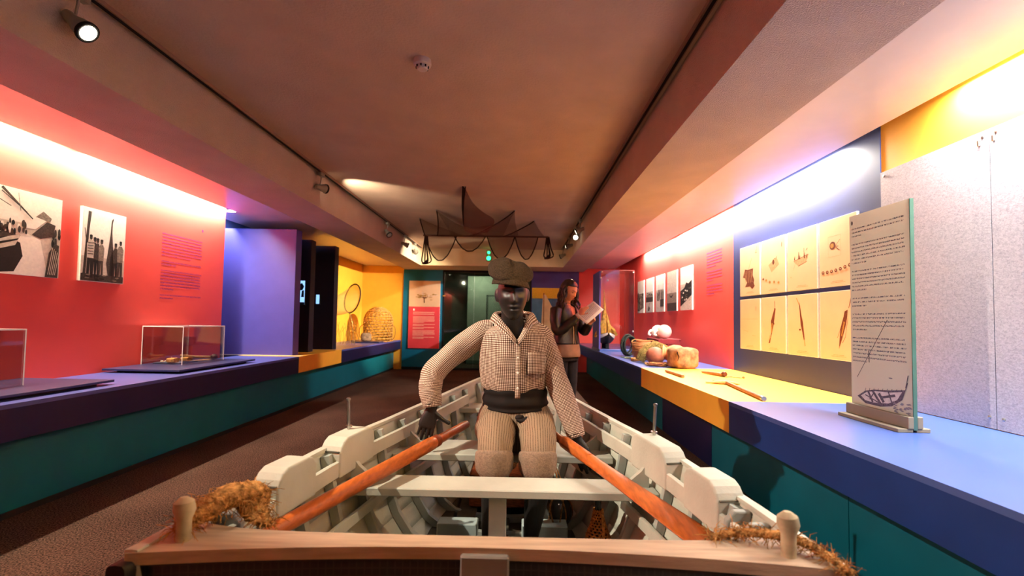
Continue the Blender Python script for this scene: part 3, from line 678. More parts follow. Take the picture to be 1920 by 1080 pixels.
for dx, dy in ((-.12, -.08), (.1, -.1), (.0, .12), (.14, .1)): st.tube([(-3.14+dx, 8.5+dy, ZT), (-3.15+dx*.3, 8.5+dy*.3, 1.05), HC-hu*.27], .004, n=6, m=8)
st.build('wire_stand', mat('wire', (150, 120, 70), .4, .5, metal=.6, var=.1), t, smooth=True)
st = MB()
for k in range(14):
    x = -3.42+.03*k; st.tube([(x, 8.35+.03*math.sin(k*2.1), ZT), (x+.02*math.sin(k), 8.4, ZT+.2), (x+.05*math.sin(k*1.7), 8.42, ZT+.36+.05*math.sin(k))], .003, n=5, m=6)
st.build('hanging_mesh', mat('wire_net', (170, 130, 60), .8, .2, var=.3), t)
MB().lathe([(.002, 0), (.03, .05), (.04, .4), (.03, .75), (.004, .98)], (-3.52, 8.15, 1.15), 14, sq=.4).build('model_sail', mat('sail_cream', (255, 232, 170), .8, .2, var=.05), label='thin tall cream sail shape against the yellow niche wall', cat='sail')
t = thing('basket_trap', (-2.98, 9.55, ZT), 'domed woven cane basket trap with open weave in yellow niche', 'basket')
BC = Vector((-2.98, 9.62, ZT+.004)); M_cane = mat('cane', (206, 156, 84), .7, .25, var=.3, vs_=30)
def prof(z):
    return .295 if z < .42 else .295*math.sqrt(max(0, 1-((z-.42)/.31)**2))+.004
zs = [.01+.058*k for k in range(8)]+[.475, .53, .58, .625, .66, .69, .715]
for z in zs:
    r_ = prof(z); MB().loft([BC+Vector((r_*math.cos(2*PI*i/36), r_*math.sin(2*PI*i/36), z)) for i in range(36)], .006, .011, n=6, closed=True).build('cane_hoop', M_cane, t, smooth=True)
for s_ in (-1, 1):
    for k in range(22):
        P = []
        for i in range(15):
            q = i/14; z = .72*q if q < .6 else .432+(.288)*math.sin((q-.6)/.4*PI/2); r_ = prof(z)+.003*s_; th = 2*PI*k/22+s_*q*1.5
            P.append(BC+Vector((r_*math.cos(th), r_*math.sin(th), z)))
        MB().loft(P, .010, .0028, n=4, ref=(0, 0, 1)).build('cane_strip', M_cane, t)
for s_ in (-1, 1):
    MB().tube([BC+Vector((s_*.29, -.05, .02)), BC+Vector((s_*.37, -.06, .1)), BC+Vector((s_*.375, -.05, .28)), BC+Vector((s_*.30, -.04, .36))], .008, n=6, m=12).build('cord_loop', M_rope, t, smooth=True)
t = thing('display_tray', (-3.02, 9.05, ZT), 'thin navy tray under the grey stone block in the niche', 'tray')
MB().box((-3.28, 8.92, ZT), (-2.74, 9.22, ZT+.025), .003).build('tray_board', M_slate, t)
def rough(amp, sc, seed=0):
    def fn(p, d):
        return p*(1+amp*mnoise.noise(Vector(d)*sc+Vector((seed, seed*1.7, 0))))
    return fn
def blocky(r, e=.55):
    def fn(p, d):
        k = (abs(d.x)**(1/e*1.3)+abs(d.y)**(1/e*1.3)+abs(d.z)**(1/e*1.3))**(-e/1.3)
        q = Vector((d.x*r[0], d.y*r[1], d.z*r[2]))*k; return q*(1+.05*mnoise.noise(d*3))
    return fn
MB().ball((-3.05, 9.06, ZT+.025+.085), (.1, .09, .085), 24, 16, blocky((.10, .09, .083), .3), Matrix.Rotation(.4, 3, 'Z')).build('stone_block', mat('grey_stone', (146, 122, 100), .9, .15, var=.2, vs_=20, bump=.5, bs=50), smooth=True, label='squarish grey-brown stone anchor tied with string before the basket trap', cat='stone')

# ------------------------------------------------------------------ right bench: showcase with model ship
t = thing('glass_showcase', (1.68, 7.95, ZT), 'tall glass showcase with violet side board around the model ship', 'display case')
MB().box((1.36, 7.60, ZT), (2.08, 8.42, ZT+.035), .003).build('base_board', M_blue, t)
MB().box((1.365, 7.70, ZT+.035), (1.39, 8.36, 2.02)).build('side_board', M_purp, t)
for nm, lo, hi in (('front_pane', (1.392, 7.68, ZT+.035), (1.95, 7.688, 2.03)), ('side_pane', (1.942, 7.688, ZT+.035), (1.95, 8.35, 2.03)), ('back_pane', (1.392, 8.35, ZT+.035), (1.95, 8.358, 2.03)), ('top_pane', (1.392, 7.68, 2.03), (1.95, 8.358, 2.038))): MB().box(lo, hi).build(nm, M_glass, t)
ge = mat('dark_glass_edge', (120, 44, 44), .2, .5, var=0)
for lo, hi in (((1.946, 7.678, ZT+.035), (1.952, 7.684, 2.036)), ((1.392, 7.678, 2.03), (1.952, 7.684, 2.038)), ((1.946, 8.354, ZT+.035), (1.952, 8.36, 2.036))): MB().box(lo, hi).build('pane_edge', ge, t)
for x, y, z in ((1.40, 7.675, 2.0), (1.93, 7.675, 2.0), (1.50, 7.675, 1.86), (1.93, 7.675, 1.0), (1.90, 7.675, .78), (1.385, 7.675, 1.9)):
    MB().lathe([(.010, 0), (.016, .006), (.016, .014), (.009, .018)], (x, y, z), 10, (0, -1, 0)).build('glass_clip', M_steel, t, smooth=True)
t = thing('model_sailing_ship', (1.52, 7.98, ZT+.035), 'model sailing boat with dark hull and golden furled sails inside showcase', 'model ship')
SX, SY, SZ = 1.52, 7.95, ZT+.075
def hullfn(u_, v_):
    s_ = u_*2-1; L_ = .30; wd = .145*(1-abs(s_)**2.2)+.012; th = PI*v_
    return Vector((SX-math.cos(th)*wd*(.75+.25*abs(math.cos(th))), SY+s_*L_, SZ+.19+.05*s_*s_-(.17)*math.sin(th)*(1-.5*abs(s_)**3)))
MB().grid(24, 14, hullfn).build('hull', mat('ship_dark_paint', (44, 40, 40), .4, .4, var=.2, vs_=20), t, smooth=True)
MB().grid(24, 4, lambda u_, v_: hullfn(u_, .02+.12*v_)+Vector((-.004, -.002, .002))).build('sheer_strake', M_white, t, smooth=True)
MB().grid(24, 4, lambda u_, v_: hullfn(u_, .98-.12*v_)+Vector((.004, -.002, .002))).build('sheer_strake', M_white, t, smooth=True)
MB().grid(20, 4, lambda u_, v_: hullfn(u_, 0).lerp(hullfn(u_, 1), v_)+Vector((0, 0, -.015))).build('deck', M_wood, t)
MB().box((SX-.03, SY-.18, ZT+.035), (SX+.03, SY+.18, SZ+.04), .004).build('cradle', M_dark, t)
M_gold = mat('golden_canvas', (220, 170, 70), .6, .4, var=.25, vs_=25)
MB().cyl((SX, SY, SZ+.15), (SX-.03, SY, 1.72), .010, .005, n=8).build('mast', M_gold, t, smooth=True)
MB().cyl((SX, SY+.16, SZ+.2), (SX+.02, SY+.16, 1.45), .008, .004, n=8).build('mast', M_gold, t, smooth=True)
for k, (dx, z0, z1, wd) in enumerate(((-.02, 1.0, 1.52, .055), (.035, .95, 1.35, .05), (-.07, .94, 1.25, .045), (.085, .98, 1.15, .045))):
    MB().loft([(SX+dx*2.2, SY-.02+.03*k, z0-.05), (SX+dx*1.4, SY, (z0+z1)/2-.03), (SX+dx*.3-.01, SY, z1)], [wd, wd*.8, .008], [wd*.7, wd*.6, .006], n=10, m=12, mod=lambda th, s_: 1+.15*math.sin(5*th+9*s_)).build('furled_sail', M_gold, t, smooth=True)
rg = MB()
for dx in (-.14, .14): rg.tube([(SX+dx, SY, SZ+.2), (SX-.028, SY, 1.62)], .0025, n=5)
rg.tube([(SX, SY-.29, SZ+.26), (SX-.028, SY, 1.66)], .0025, n=5); rg.tube([(SX, SY+.28, SZ+.26), (SX-.028, SY, 1.66)], .0025, n=5)
rg.build('rigging', M_rope, t)

# ------------------------------------------------------------------ right bench: fishing gear
t = thing('wooden_crate', (2.0, 6.3, ZT), 'small maroon wooden crate behind the fishing gear on right bench', 'crate')
M_mar = mat('maroon_paint', (120, 30, 34), .55, .3, var=.12)
for k in range(4):
    z = ZT+.003+k*.068; MB().box((1.84, 6.08, z), (1.858, 6.52, z+.058), .003).build('slat', M_mar, t); MB().box((2.142, 6.08, z), (2.16, 6.52, z+.058), .003).build('slat', M_mar, t)
    MB().box((1.86, 6.06, z), (2.14, 6.078, z+.058), .003).build('slat', M_mar, t); MB().box((1.86, 6.522, z), (2.14, 6.54, z+.058), .003).build('slat', M_mar, t)
MB().box((1.84, 6.06, ZT+.262), (2.16, 6.54, ZT+.275), .003).build('lid', M_mar, t)
M_buoy = mat('pink_white_buoy', (240, 190, 176), .4, .4, var=.1, vs_=8)
for i, (x, y, r_, l) in enumerate(((1.97, 6.16, .095, 'pinkish round buoy on the crate, nearer one'), (1.95, 6.38, .09, 'whitish round buoy on the crate behind the pink one'))):
    t = thing('buoy', (x, y, ZT+.275), l, 'buoy', 'round buoys on the crate')
    MB().ball((x, y, ZT+.275+r_), r_, 24, 14).build('float_ball', M_buoy if i == 0 else mat('white_buoy', (246, 232, 226), .4, .4, var=.05), t, smooth=True)
    MB().tube([(x-r_*.9, y, ZT+.275+r_), (x-r_*1.2, y-.02, ZT+.275+r_*1.2), (x-r_*1.5, y-.03, ZT+.275+r_*.6), (x-r_*1.15, y, ZT+.275+r_*.5)], .014, n=8, m=10).build('buoy_eye', M_white, t, smooth=True)
# coil of dark rope standing on edge
t = thing('rope_coil', (1.60, 6.6, ZT), 'dark green rope coil leaning on edge beside the showcase', 'rope')
M_drope = mat('dark_green_rope', (34, 44, 38), .8, .3, var=.3, vs_=50, bump=.6, bs=120)
for k in range(7):
    cc = Vector((1.60+.018*math.cos(k*2.3), 6.58+.02*k, ZT+.158+.010*math.sin(k*1.9))); rr = .125+.012*math.sin(k*1.3)
    MB().tube([cc+Vector((rr*math.cos(2*PI*i/28)*.75, rr*math.cos(2*PI*i/28)*.35, rr*math.sin(2*PI*i/28)*1.05)) for i in range(28)], .0135, n=7, closed=True).build('rope_turn', M_drope, t, smooth=True)
# netted pot
t = thing('netted_pot', (1.66, 6.05, ZT), 'brown clay pot wrapped in tan netting and cord in the middle of the gear', 'pot')
MB().lathe([(.07, 0), (.12, .04), (.135, .12), (.12, .2), (.09, .235), (.095, .255), (.08, .255), (.07, .23)], (1.66, 6.05, ZT), 28).build('pot_body', M_sage, t, smooth=True)
b = MB().grid(40, 12, lambda u_, v_: Vector((1.66, 6.05, ZT))+Vector((( .128+.018*math.sin(PI*v_)+.006*math.sin(u_*40))*math.cos(2*PI*u_), (.128+.018*math.sin(PI*v_)+.006*math.sin(u_*40))*math.sin(2*PI*u_), .012+.22*v_)), (.9, .25)); b.build('netting', net_mat('tan_net', (190, 132, 88), 60, .34), t, smooth=True)
b = MB()
for k in range(5): b.tube([Vector((1.66, 6.05, ZT+.10+.035*k))+Vector((.15*math.cos(2*PI*i/20), .15*math.sin(2*PI*i/20), .02*math.sin(2*PI*i/20*2+k))) for i in range(20)], .006, n=6, closed=True)
b.build('cord_wrap', M_rope, t, smooth=True)
MB().ball((1.765, 5.80, ZT+.055), .055, 18, 10).build('float_ball', mat('pink_plastic', (200, 90, 90), .35, .5, var=.1), smooth=True, label='small rose-red plastic float between netted pot and olive net', cat='float')
# olive net bag as an arched heap
b = MB().loft([(1.50, 5.62, ZT+.02), (1.54, 5.62, ZT+.10), (1.64, 5.66, ZT+.165), (1.75, 5.66, ZT+.17), (1.86, 5.62, ZT+.09), (1.88, 5.6, ZT+.02)], [.05, .06, .075, .075, .06, .045], [.03, .045, .05, .05, .04, .02], n=20, m=30, ref=(0, 1, 0), mod=lambda th, s_: 1+.10*math.sin(7*th+22*s_)+.06*math.sin(40*s_))
b.build('net_bag', mat('olive_net', (132, 112, 62), .9, .1, var=.4, vs_=90, bump=1, bs=170), smooth=True, label='olive knotted net bag arched over behind the brown ball float', cat='fishing net')
t = thing('ball_float', (1.60, 5.33, ZT), 'brown leathery ball float with a seam in front of olive net', 'float')
MB().ball((1.60, 5.33, ZT+.104), .104, 28, 18).build('float_ball', mat('brown_leather', (166, 98, 74), .6, .3, var=.2, vs_=9), t, smooth=True)
MB().tube([(1.60+.1045*math.cos(q), 5.33+.1045*math.sin(q)*.5-.0, ZT+.104+.1045*math.sin(q)*.86) for q in [2*PI*i/36 for i in range(36)]], .0025, n=5, closed=True).build('seam', M_rope, t, smooth=True)
# rope tangle
rd = random.Random(3); t = thing('rope_tangle', (1.55, 5.12, ZT), 'loose tangle of brown and tan rope lying before the ball float', 'rope')
for k in range(4):
    P = [Vector((1.45+.26*rd.random(), 5.03+.2*rd.random(), ZT+.012+.03*rd.random())) for _ in range(9)]
    MB().tube(P, .0075, n=6, m=70).build('rope_strand', (M_rope, mat('brown_rope', (120, 72, 50), .9, .1, var=.3, vs_=60))[k % 2], t, smooth=True)
# clay jar on its side, stone
t = thing('clay_jar', (1.80, 5.28, ZT), 'terracotta jar lying on its side with its mouth toward the ball float', 'jar')
q = Vector((-.86, .30, .10)).normalized()
MB().lathe([(.03, 0), (.085, .02), (.112, .08), (.112, .15), (.085, .20), (.066, .225), (.085, .262), (.076, .262), (.056, .225), (.06, .15), (.01, .12)], Vector((1.93, 5.24, ZT+.112)), 30, q).build('jar_body', M_sage, t, smooth=True)
MB().lathe([(.082, 0), (.092, .006), (.092, .014), (.08, .018)], Vector((1.93, 5.24, ZT+.112))+q*.25, 30, q).build('jar_rim', mat('pale_terracotta', (220, 160, 110), .7, .3, var=.1), t, smooth=True)
t = thing('cracked_stone', (1.80, 4.99, ZT), 'large tan boulder with a dark crack, nearest of the fishing gear', 'stone')
MB().ball((1.80, 5.00, ZT+.112), (.135, .12, .115), 40, 26, blocky((.135, .125, .112), .24), Matrix.Rotation(.35, 3, 'Z')).build('stone_body', mat('tan_stone', (158, 118, 84), .9, .15, var=.3, vs_=14, bump=.6, bs=40), t, smooth=True)
MB().tube([(1.715, 4.90, ZT+.205), (1.70, 4.878, ZT+.17), (1.715, 4.872, ZT+.13), (1.70, 4.868, ZT+.09)], [.004, .008, .007, .003], n=6).build('crack', mat('crack_dark', (50, 34, 26), .9, .1, var=.1), t)
for i, (x, y, l) in enumerate(((1.49, 5.80, 'tan cork block lying flat, lower one near the rope coil'), (1.56, 5.86, 'tan cork block lying by the netted pot'))):
    MB().box((x-.05, y-.035, ZT), (x+.05, y+.035, ZT+.04+.03*i), .008, Matrix.Rotation(.3+i, 3, 'Z')).build('cork_block', M_cork, label=l, cat='float', group='cork blocks among the gear')
b = MB().tube([(1.43, 6.35, ZT+.006), (1.48, 6.25, ZT+.008), (1.56, 6.28, ZT+.008), (1.52, 6.15, ZT+.007), (1.45, 6.18, ZT+.007), (1.50, 6.32, ZT+.009), (1.58, 6.2, ZT+.007)], .006, n=6, m=50)
b.build('green_line', mat('pale_green_line', (150, 172, 140), .7, .2, var=.2), smooth=True, label='coil of pale green fishing line lying at the bench edge', cat='line')
t = thing('netting_knife', (1.47, 5.6, ZT), 'slim pale blade tool lying before the olive net', 'tool')
MB().loft([(1.40, 5.70, ZT+.006), (1.44, 5.62, ZT+.006), (1.52, 5.48, ZT+.006)], [.002, .008, .008], [.001, .003, .003], n=8).build('blade', M_steel, t, smooth=True); MB().loft([(1.52, 5.48, ZT+.008), (1.56, 5.40, ZT+.008)], .009, .008, n=8).build('handle', M_woodl, t, smooth=True)
# wooden tools on the yellow top
t = thing('wooden_stick_tool', (1.48, 4.3, ZT), 'short wooden rod tool alone near the yellow bench edge', 'tool')
MB().tube([(1.475, 4.55, ZT+.013), (1.480, 4.10, ZT+.013)], [.011, .014], n=12).build('rod', M_wood, t, smooth=True); MB().cyl((1.4745, 4.565, ZT+.013), (1.475, 4.55, ZT+.013), .008, n=10).build('tip', M_dark, t, smooth=True)
t = thing('wooden_line_winder', (1.9, 4.33, ZT), 'wooden handle with trailing thin cord by the navy wall', 'tool')
MB().loft([(1.81, 4.50, ZT+.014), (1.86, 4.36, ZT+.018), (1.90, 4.24, ZT+.018)], [.010, .018, .022], [.010, .016, .018], n=12, m=10).build('handle', M_wood, t, smooth=True)
MB().lathe([(.024, 0), (.026, .01), (.02, .03)], (1.90, 4.24, ZT+.026), 14, (.3, -1, 0)).build('collar', mat('dark_wood', (90, 46, 30)), t, smooth=True)
MB().tube([(1.91, 4.20, ZT+.005), (1.96, 4.22, ZT+.004), (1.99, 4.15, ZT+.004), (2.03, 4.14, ZT+.004)], .004, n=6, m=24).build('cord', M_rope, t, smooth=True); MB().ball((2.035, 4.135, ZT+.011), .011, 10, 8).build('cord_knot', M_rope, t, smooth=True)
t = thing('gaff_tool', (1.6, 3.4, ZT), 'long wooden handled gaff with rope-bound head, nearest tool on yellow top', 'tool')
MB().tube([(1.69, 3.72, ZT+.017), (1.64, 3.4, ZT+.015), (1.575, 2.96, ZT+.015)], [.013, .014, .0155], n=12).build('shaft', M_wood, t, smooth=True)
MB().tube([(1.575, 2.96, ZT+.015), (1.571, 2.93, ZT+.015)], [.0165, .0165], n=12).build('ferrule', M_steel, t, smooth=True)
MB().loft([(1.535, 3.74, ZT+.012), (1.60, 3.73, ZT+.014), (1.69, 3.70, ZT+.018), (1.76, 3.64, ZT+.014)], [.008, .013, .016, .006], [.008, .011, .016, .006], n=12, m=16).build('head', M_woodl, t, smooth=True)
b = MB()
for k in range(26): x = 1.60+.006*k; y = 3.765-.004*k; b.tube([(x, y-.012, ZT+.01), (x+.003, y, ZT+.022), (x+.006, y+.012, ZT+.01), (x+.003, y, ZT+.004)], .0045, n=5, closed=True)
b.build('rope_binding', M_rope, t, smooth=True)

# ------------------------------------------------------------------ end wall: poster, blue display
t, a = board('poster', (-2.52, YB-.02, .487), (1, 0, 0), UZ, (0, -1, 0), .715, 1.545, .02, K4, 'tall poster with tree drawing above red text block on teal wall', 'poster')
a.rect(0, .95, .715, 1.545, PAP); a.rect(0, 0, .715, .95, mat('poster_red', (232, 70, 78), .6, .3, var=.03))
y = a.para(.10, .61, .83, 2, .04, .020, INKW, .95)
for n_ in (6, 2, 2, 5, 2): y = a.para(.10, .61, y-.02, n_, .026, .016, INKW, .5)
a.ell(.12, .88, .02, .025, K4)
for k in range(46): a.ell(.36+random.gauss(0, .14), 1.20+random.gauss(0, .03), .035, .014, random.choice((SEPL, flat('pale_sepia', (226, 190, 160)), SEPL, SEPO)))
a.poly([(.345, 1.04), (.365, 1.04), (.362, 1.13), (.39, 1.18), (.35, 1.165), (.31, 1.18), (.348, 1.13)], SEP); a.line(.22, 1.20, .34, 1.15, .01, SEP); a.line(.37, 1.15, .44, 1.18, .01, SEP)
a.build('print', t)
t, a = board('display_picture', (.20+.1, YB-.02, .55), (1, 0, 0), UZ, (0, -1, 0), .98, 1.36, .02, flat('steel_blue', (86, 126, 164), .2, 4), 'blue grey lit display picture with yellow stripe behind the woman', 'picture')
a.rect(0, 1.12, .62, 1.36, flat('yellow_stripe', (232, 190, 60), .1)); a.rect(0, .0, .45, 1.10, flat('sky_blue', (90, 140, 186), .2, 3)); a.rect(.62, .9, .98, 1.36, flat('grey_blue', (120, 120, 128), .3, 6))
for k in range(16): a.ell(.62+random.random()*.3, .95+random.random()*.15, .012, .02, K4)
a.build('print', t)
t = thing('sail_exhibit', (.75, 10.1, 0), 'tall cream triangular sail exhibit standing in front of the blue end wall', 'sail')
MB().prism([(0, 0), (.62, .05), (.48, .55), (.12, 1.22), (.06, 1.22)], (.48, 10.12, .52), (1, 0, 0), UZ, (0, 1, 0), .012).build('sail_cloth', mat('cream_canvas', (226, 206, 160), .85, .15, var=.08), t)
MB().cyl((.56, 10.13, 0), (.56, 10.13, 1.78), .014, n=10).build('mast', M_wood, t, smooth=True); MB().box((.42, 10.0, 0), (1.12, 10.26, .5), .01).build('pedestal', mat('violet_pedestal', (52, 50, 110), .5), t)

# ------------------------------------------------------------------ ceiling fixtures
for x, l in ((-2.03, 'left'), (.872, 'right')):
    t = thing('track_rail', (x, 3.4, 2.6), 'long lighting track along the '+l+' ceiling beam', 'light track')
    MB().box((x-.018, YN+.2, 2.628), (x+.018, 9.3, 2.65)).build('rail_body', mat('rail_enamel', (150, 118, 100), .5, .4, var=.05), t); MB().box((x-.008, YN+.2, 2.622), (x+.008, 9.3, 2.6285)).build('rail_slot', M_dark, t)
def track_lamp(x, y, target, lab, power=0, angle=40, col=WARM, blend=.25, drop=.10, grp=None, size=.02):
    t = thing('track_spotlight', (x, y, 2.45), lab, 'spotlight', 'track spotlights')
    p = Vector((x, y, 2.60-drop-.03)); d = (Vector(target)-p).normalized(); h = p+d*.0
    MB().box((x-.02, y-.045, 2.585), (x+.02, y+.045, 2.622), .004).build('track_adaptor', M_lampw, t)
    MB().tube([(x, y, 2.59), (x, y, 2.56), (x-.012, y, h.z+.01)], .006, n=8).build('stem', M_lampw, t, smooth=True)
    MB().lathe([(.006, -.065), (.022, -.06), (.026, -.045), (.026, -.015), (.038, .015), (.044, .05), (.044, .058), (.038, .058), (.036, .05)], h, 20, d).build('lamp_head', M_lampw, t, smooth=True)
    MB().lathe([(.046, .05), (.049, .054), (.049, .066), (.043, .068), (.041, .06)], h, 20, d).build('front_ring', M_dark, t, smooth=True)
    MB().lathe([(.036, .066), (.036, .0685), (.03, .072), (.001, .074)], h, 16, d).build('lens', M_lamplens if power else M_lampw, t)
    if power: spot('spot_beam', h+d*.075, target, power, angle, col, blend, size)
LAMPS = [(-2.03, 1.08, (.35, 2.25, .55), 'track spotlight out of frame before the near one, left track', 480, 56, (1, .88, .70), .35),
         (-2.03, 1.98, (.30, 2.25, .45), 'track spotlight nearest the camera, on the left track', 60, 50, (1, .88, .70), .35),
         (-2.03, 4.53, (-.7, 7.2, 2.62), 'track spotlight over the violet partition, left track', 150, 70, (1, .85, .62), .6),
         (-2.03, 6.88, (.0, 5.5, .2), 'track spotlight second from the end wall group, left track', 0, 40, WARM, .3),
         (-2.03, 7.93, (-.3, 9.0, 1.8), 'track spotlight third beyond the net, left track', 60, 50, WARM, .5),
         (-2.03, 8.73, (-2.06, 9.6, 2.3), 'track spotlight at the end wall, left track', 8, 60, (1, .88, .66), .5),
         (.872, 1.2, (-1.3, 1.9, .2), 'added unseen track spotlight above the boat stern, right track', 90, 62, WARM, .5),  # added out of view to light the left floor and hull side
         (.872, 6.5, (-2.9, 7.6, .6), 'track spotlight first of the far cluster, right track', 420, 44, (1, .92, .8), .4),
         (.872, 6.96, (-.2, 3.6, .5), 'track spotlight second of the far cluster, right track', 160, 40, WARM, .4),
         (.872, 7.86, (-3.3, 9.2, 1.45), 'track spotlight third of the far cluster, right track', 2000, 44, (1, .84, .58), .5),
         (.872, 9.05, (-1.95, 10.4, 1.30), 'track spotlight at the header corner, right track', 700, 24, (1, .94, .84), .15)]
for L_ in LAMPS: track_lamp(L_[0], L_[1], L_[2], L_[3], L_[4], L_[5], L_[6], L_[7])
t = thing('smoke_detector', (-.58, 2.56, 2.58), 'round white smoke detector on the ceiling', 'smoke detector')
MB().lathe([(.050, 0), (.052, -.02), (.050, -.032), (.044, -.036)], (-.58, 2.56, 2.65), 28).build('body', mat('detector_plastic', (214, 196, 184), .5, .4, var=.02), t, smooth=True)
MB().lathe([(.034, -.036), (.032, -.052), (.026, -.058), (.001, -.058)], (-.58, 2.56, 2.65), 24).build('sensor_dome', mat('detector_plastic', (214, 196, 184)), t, smooth=True)
for k in range(8): q = 2*PI*k/8; MB().box((-.58+.034*math.cos(q)-.004, 2.56+.034*math.sin(q)-.004, 2.600), (-.58+.034*math.cos(q)+.004, 2.56+.034*math.sin(q)+.004, 2.612)).build('vent', M_dark, t)
t = thing('exit_lamp', (-.645, 9.44, 2.40), 'green lit emergency sign lamp on the header behind the net', 'sign')
MB().box((-.70, 9.455, 2.39), (-.59, 9.499, 2.62), .006).build('housing', M_lampw, t)
gl = mat('green_glow', (40, 220, 110), .4, .3, var=0, emit=(40, 255, 130), es=5)
MB().ball((-.645, 9.452, 2.45), (.045, .012, .045), 16, 10).build('green_light', gl, t, smooth=True); MB().ball((-.645, 9.452, 2.57), (.03, .01, .03), 16, 10).build('green_light', gl, t, smooth=True)

# ------------------------------------------------------------------ fishing net slung under the ceiling
t = thing('fishing_net', (-.5, 6.5, 2.1), 'brown fishing net slung from the ceiling in peaks and swags', 'fishing net')
NB = net_mat('brown_net', (78, 42, 24), 60, .30); ND = net_mat('dark_brown_net', (88, 44, 26), 60, .50)
CZ = 2.648
PL = Vector((-1.56, 7.4, 2.53)); PR = Vector((.44, 7.4, 2.53))
def pp(f): return PL.lerp(PR, f)
M_drk = mat('dark_rope', (44, 24, 16), .9, .1, var=.3)
def peak(apex, f0, f1, sag, pw=1.35, rope=None):
    """net panel hung from one ceiling hook and spreading to the pole"""
    A = Vector(apex); m0 = pp((f0+f1)/2)
    def fn(u_, v_):
        e = pp(f0).lerp(pp(f1), u_); c = A.lerp(m0, v_); w_ = v_**pw
        p = c+(e-m0)*w_; p.z -= sag*4*v_*(1-v_)*(.55+.45*math.sin(PI*u_)); p.z += .006*math.sin(u_*17+v_*6)*v_; p.z = min(p.z, CZ-.002); return p
    MB().grid(20, 22, fn, ((f1-f0)*2.0, (A-m0).length)).build('net_panel', NB, t, smooth=True)
    for q in (rope or ()): MB().tube([fn(q, i/20) for i in range(21)], .009, n=6).build('edge_rope', M_drk, t, smooth=True)
peak((-1.49, 6.65, CZ), .0, .34, .03, 1.0, (0,))
peak((-1.15, 6.14, CZ), .10, .52, .07, 1.15, (0,))
peak((-.07, 6.10, CZ), .36, .78, .07, 1.15, (0,))
peak((.215, 6.73, CZ), .64, .99, .03, 1.1, (0,))
# low sheet between the second and fourth hooks, passing under the front funnel
S0, S1 = Vector((-1.15, 6.14, CZ)), Vector((-.07, 6.10, CZ))
def low(u_, v_):
    a_ = S0.lerp(S1, u_); a_.z -= .23*(4*u_*(1-u_))**.8; b_ = pp(.22+.42*u_); p = a_.lerp(b_, v_); p.z -= .06*math.sin(PI*v_)*math.sin(PI*u_); return p
MB().grid(28, 16, low, (1.1, 1.2)).build('net_panel', NB, t, smooth=True)
# gathered dark funnel hanging from the front hook
FL = [((-0.638, 5.05, 2.646), (-0.626, 5.05, 2.64)), ((-0.692, 5.4, 2.574), (-0.576, 5.4, 2.569)), ((-0.733, 5.75, 2.5), (-0.481, 5.75, 2.538)), ((-0.761, 6.05, 2.426), (-0.353, 6.05, 2.511)), ((-0.756, 6.2, 2.376), (-0.374, 6.2, 2.448)), ((-0.642, 6.25, 2.336), (-0.45, 6.25, 2.368))]
FL2 = crom([list(a_)+list(b_) for a_, b_ in FL], 30)
def fun(u_, v_):
    i = v_*29; j = min(int(i), 28); q = FL2[j]*(1-(i-j))+FL2[j+1]*(i-j); a_ = Vector(q[:3]); b_ = Vector(q[3:]); p = a_.lerp(b_, u_); p.y -= .25*(b_-a_).length*math.sin(PI*u_); p.z = min(p.z, CZ-.002); return p
MB().grid(20, 30, fun, (.4, 1.0)).build('net_funnel', ND, t, smooth=True)
MB().tube([(-.635, 5.03, CZ), Vector(FL[1][0]), Vector(FL[2][0]), Vector(FL[3][0])], [.022, .016, .012, .006], n=8, m=24).build('gather_rope', mat('dark_rope', (44, 24, 16), .9, .1, var=.3), t, smooth=True)
def swag(name, f0, f1, drop, mt, z0=2.53, hgt=.0):
    a_, b_ = pp(f0), pp(f1)
    def fn(u_, v_):
        p = a_.lerp(b_, u_); k = (1-(2*u_-1)**2)
        return p+Vector((0, -.05*k*v_, -(drop*k)*v_+.004*math.sin(40*u_)))
    MB().grid(24, 14, fn, ((b_-a_).length, max(drop, .1))).build(name, mt, t, smooth=True)
    MB().tube([fn(i/20, 1) for i in range(21)], .010, n=7).build('hem_rope', mat('dark_rope', (44, 24, 16)), t, smooth=True)
swag('net_swag', .0, .26, .42, NB); swag('net_swag', .24, .50, .26, NB); swag('net_swag', .51, .74, .38, NB); swag('net_swag', .74, .93, .38, NB)
MB().tube([PL+Vector((-.03, 0, 0)), PR+Vector((.03, 0, 0))], .014, n=10).build('pole', mat('pole_wood', (92, 54, 34), .6, .3, var=.2), t, smooth=True)
for x, z1 in ((-1.56, 2.06), (.44, 2.17)):
    b = MB()
    for k in range(4): b.tube([(x+.012*k, 7.40, 2.53), (x-.02+.03*k, 7.38, (2.53+z1)/2), (x-.04+.05*k, 7.38, z1+.04), (x+.03-.02*k, 7.38, z1), (x+.05, 7.4, z1+.08), (x+.03, 7.4, z1+.25)], .011, n=6, m=24)
    b.build('hanging_rope', mat('dark_rope', (44, 24, 16)), t, smooth=True)
for x, y in ((-1.49, 6.65), (-1.15, 6.14), (-.63, 5.03), (-.07, 6.10), (.215, 6.73)): MB().lathe([(.012, 0), (.012, -.006), (.004, -.008), (.004, -.02)], (x, y, 2.65), 8).build('ceiling_hook', M_steel, t, smooth=True)
for f_ in (.02, .98):
    p = pp(f_); MB().cyl(p, (p.x, p.y, 2.65), .002, n=5).build('hanger_wire', M_steel, t)
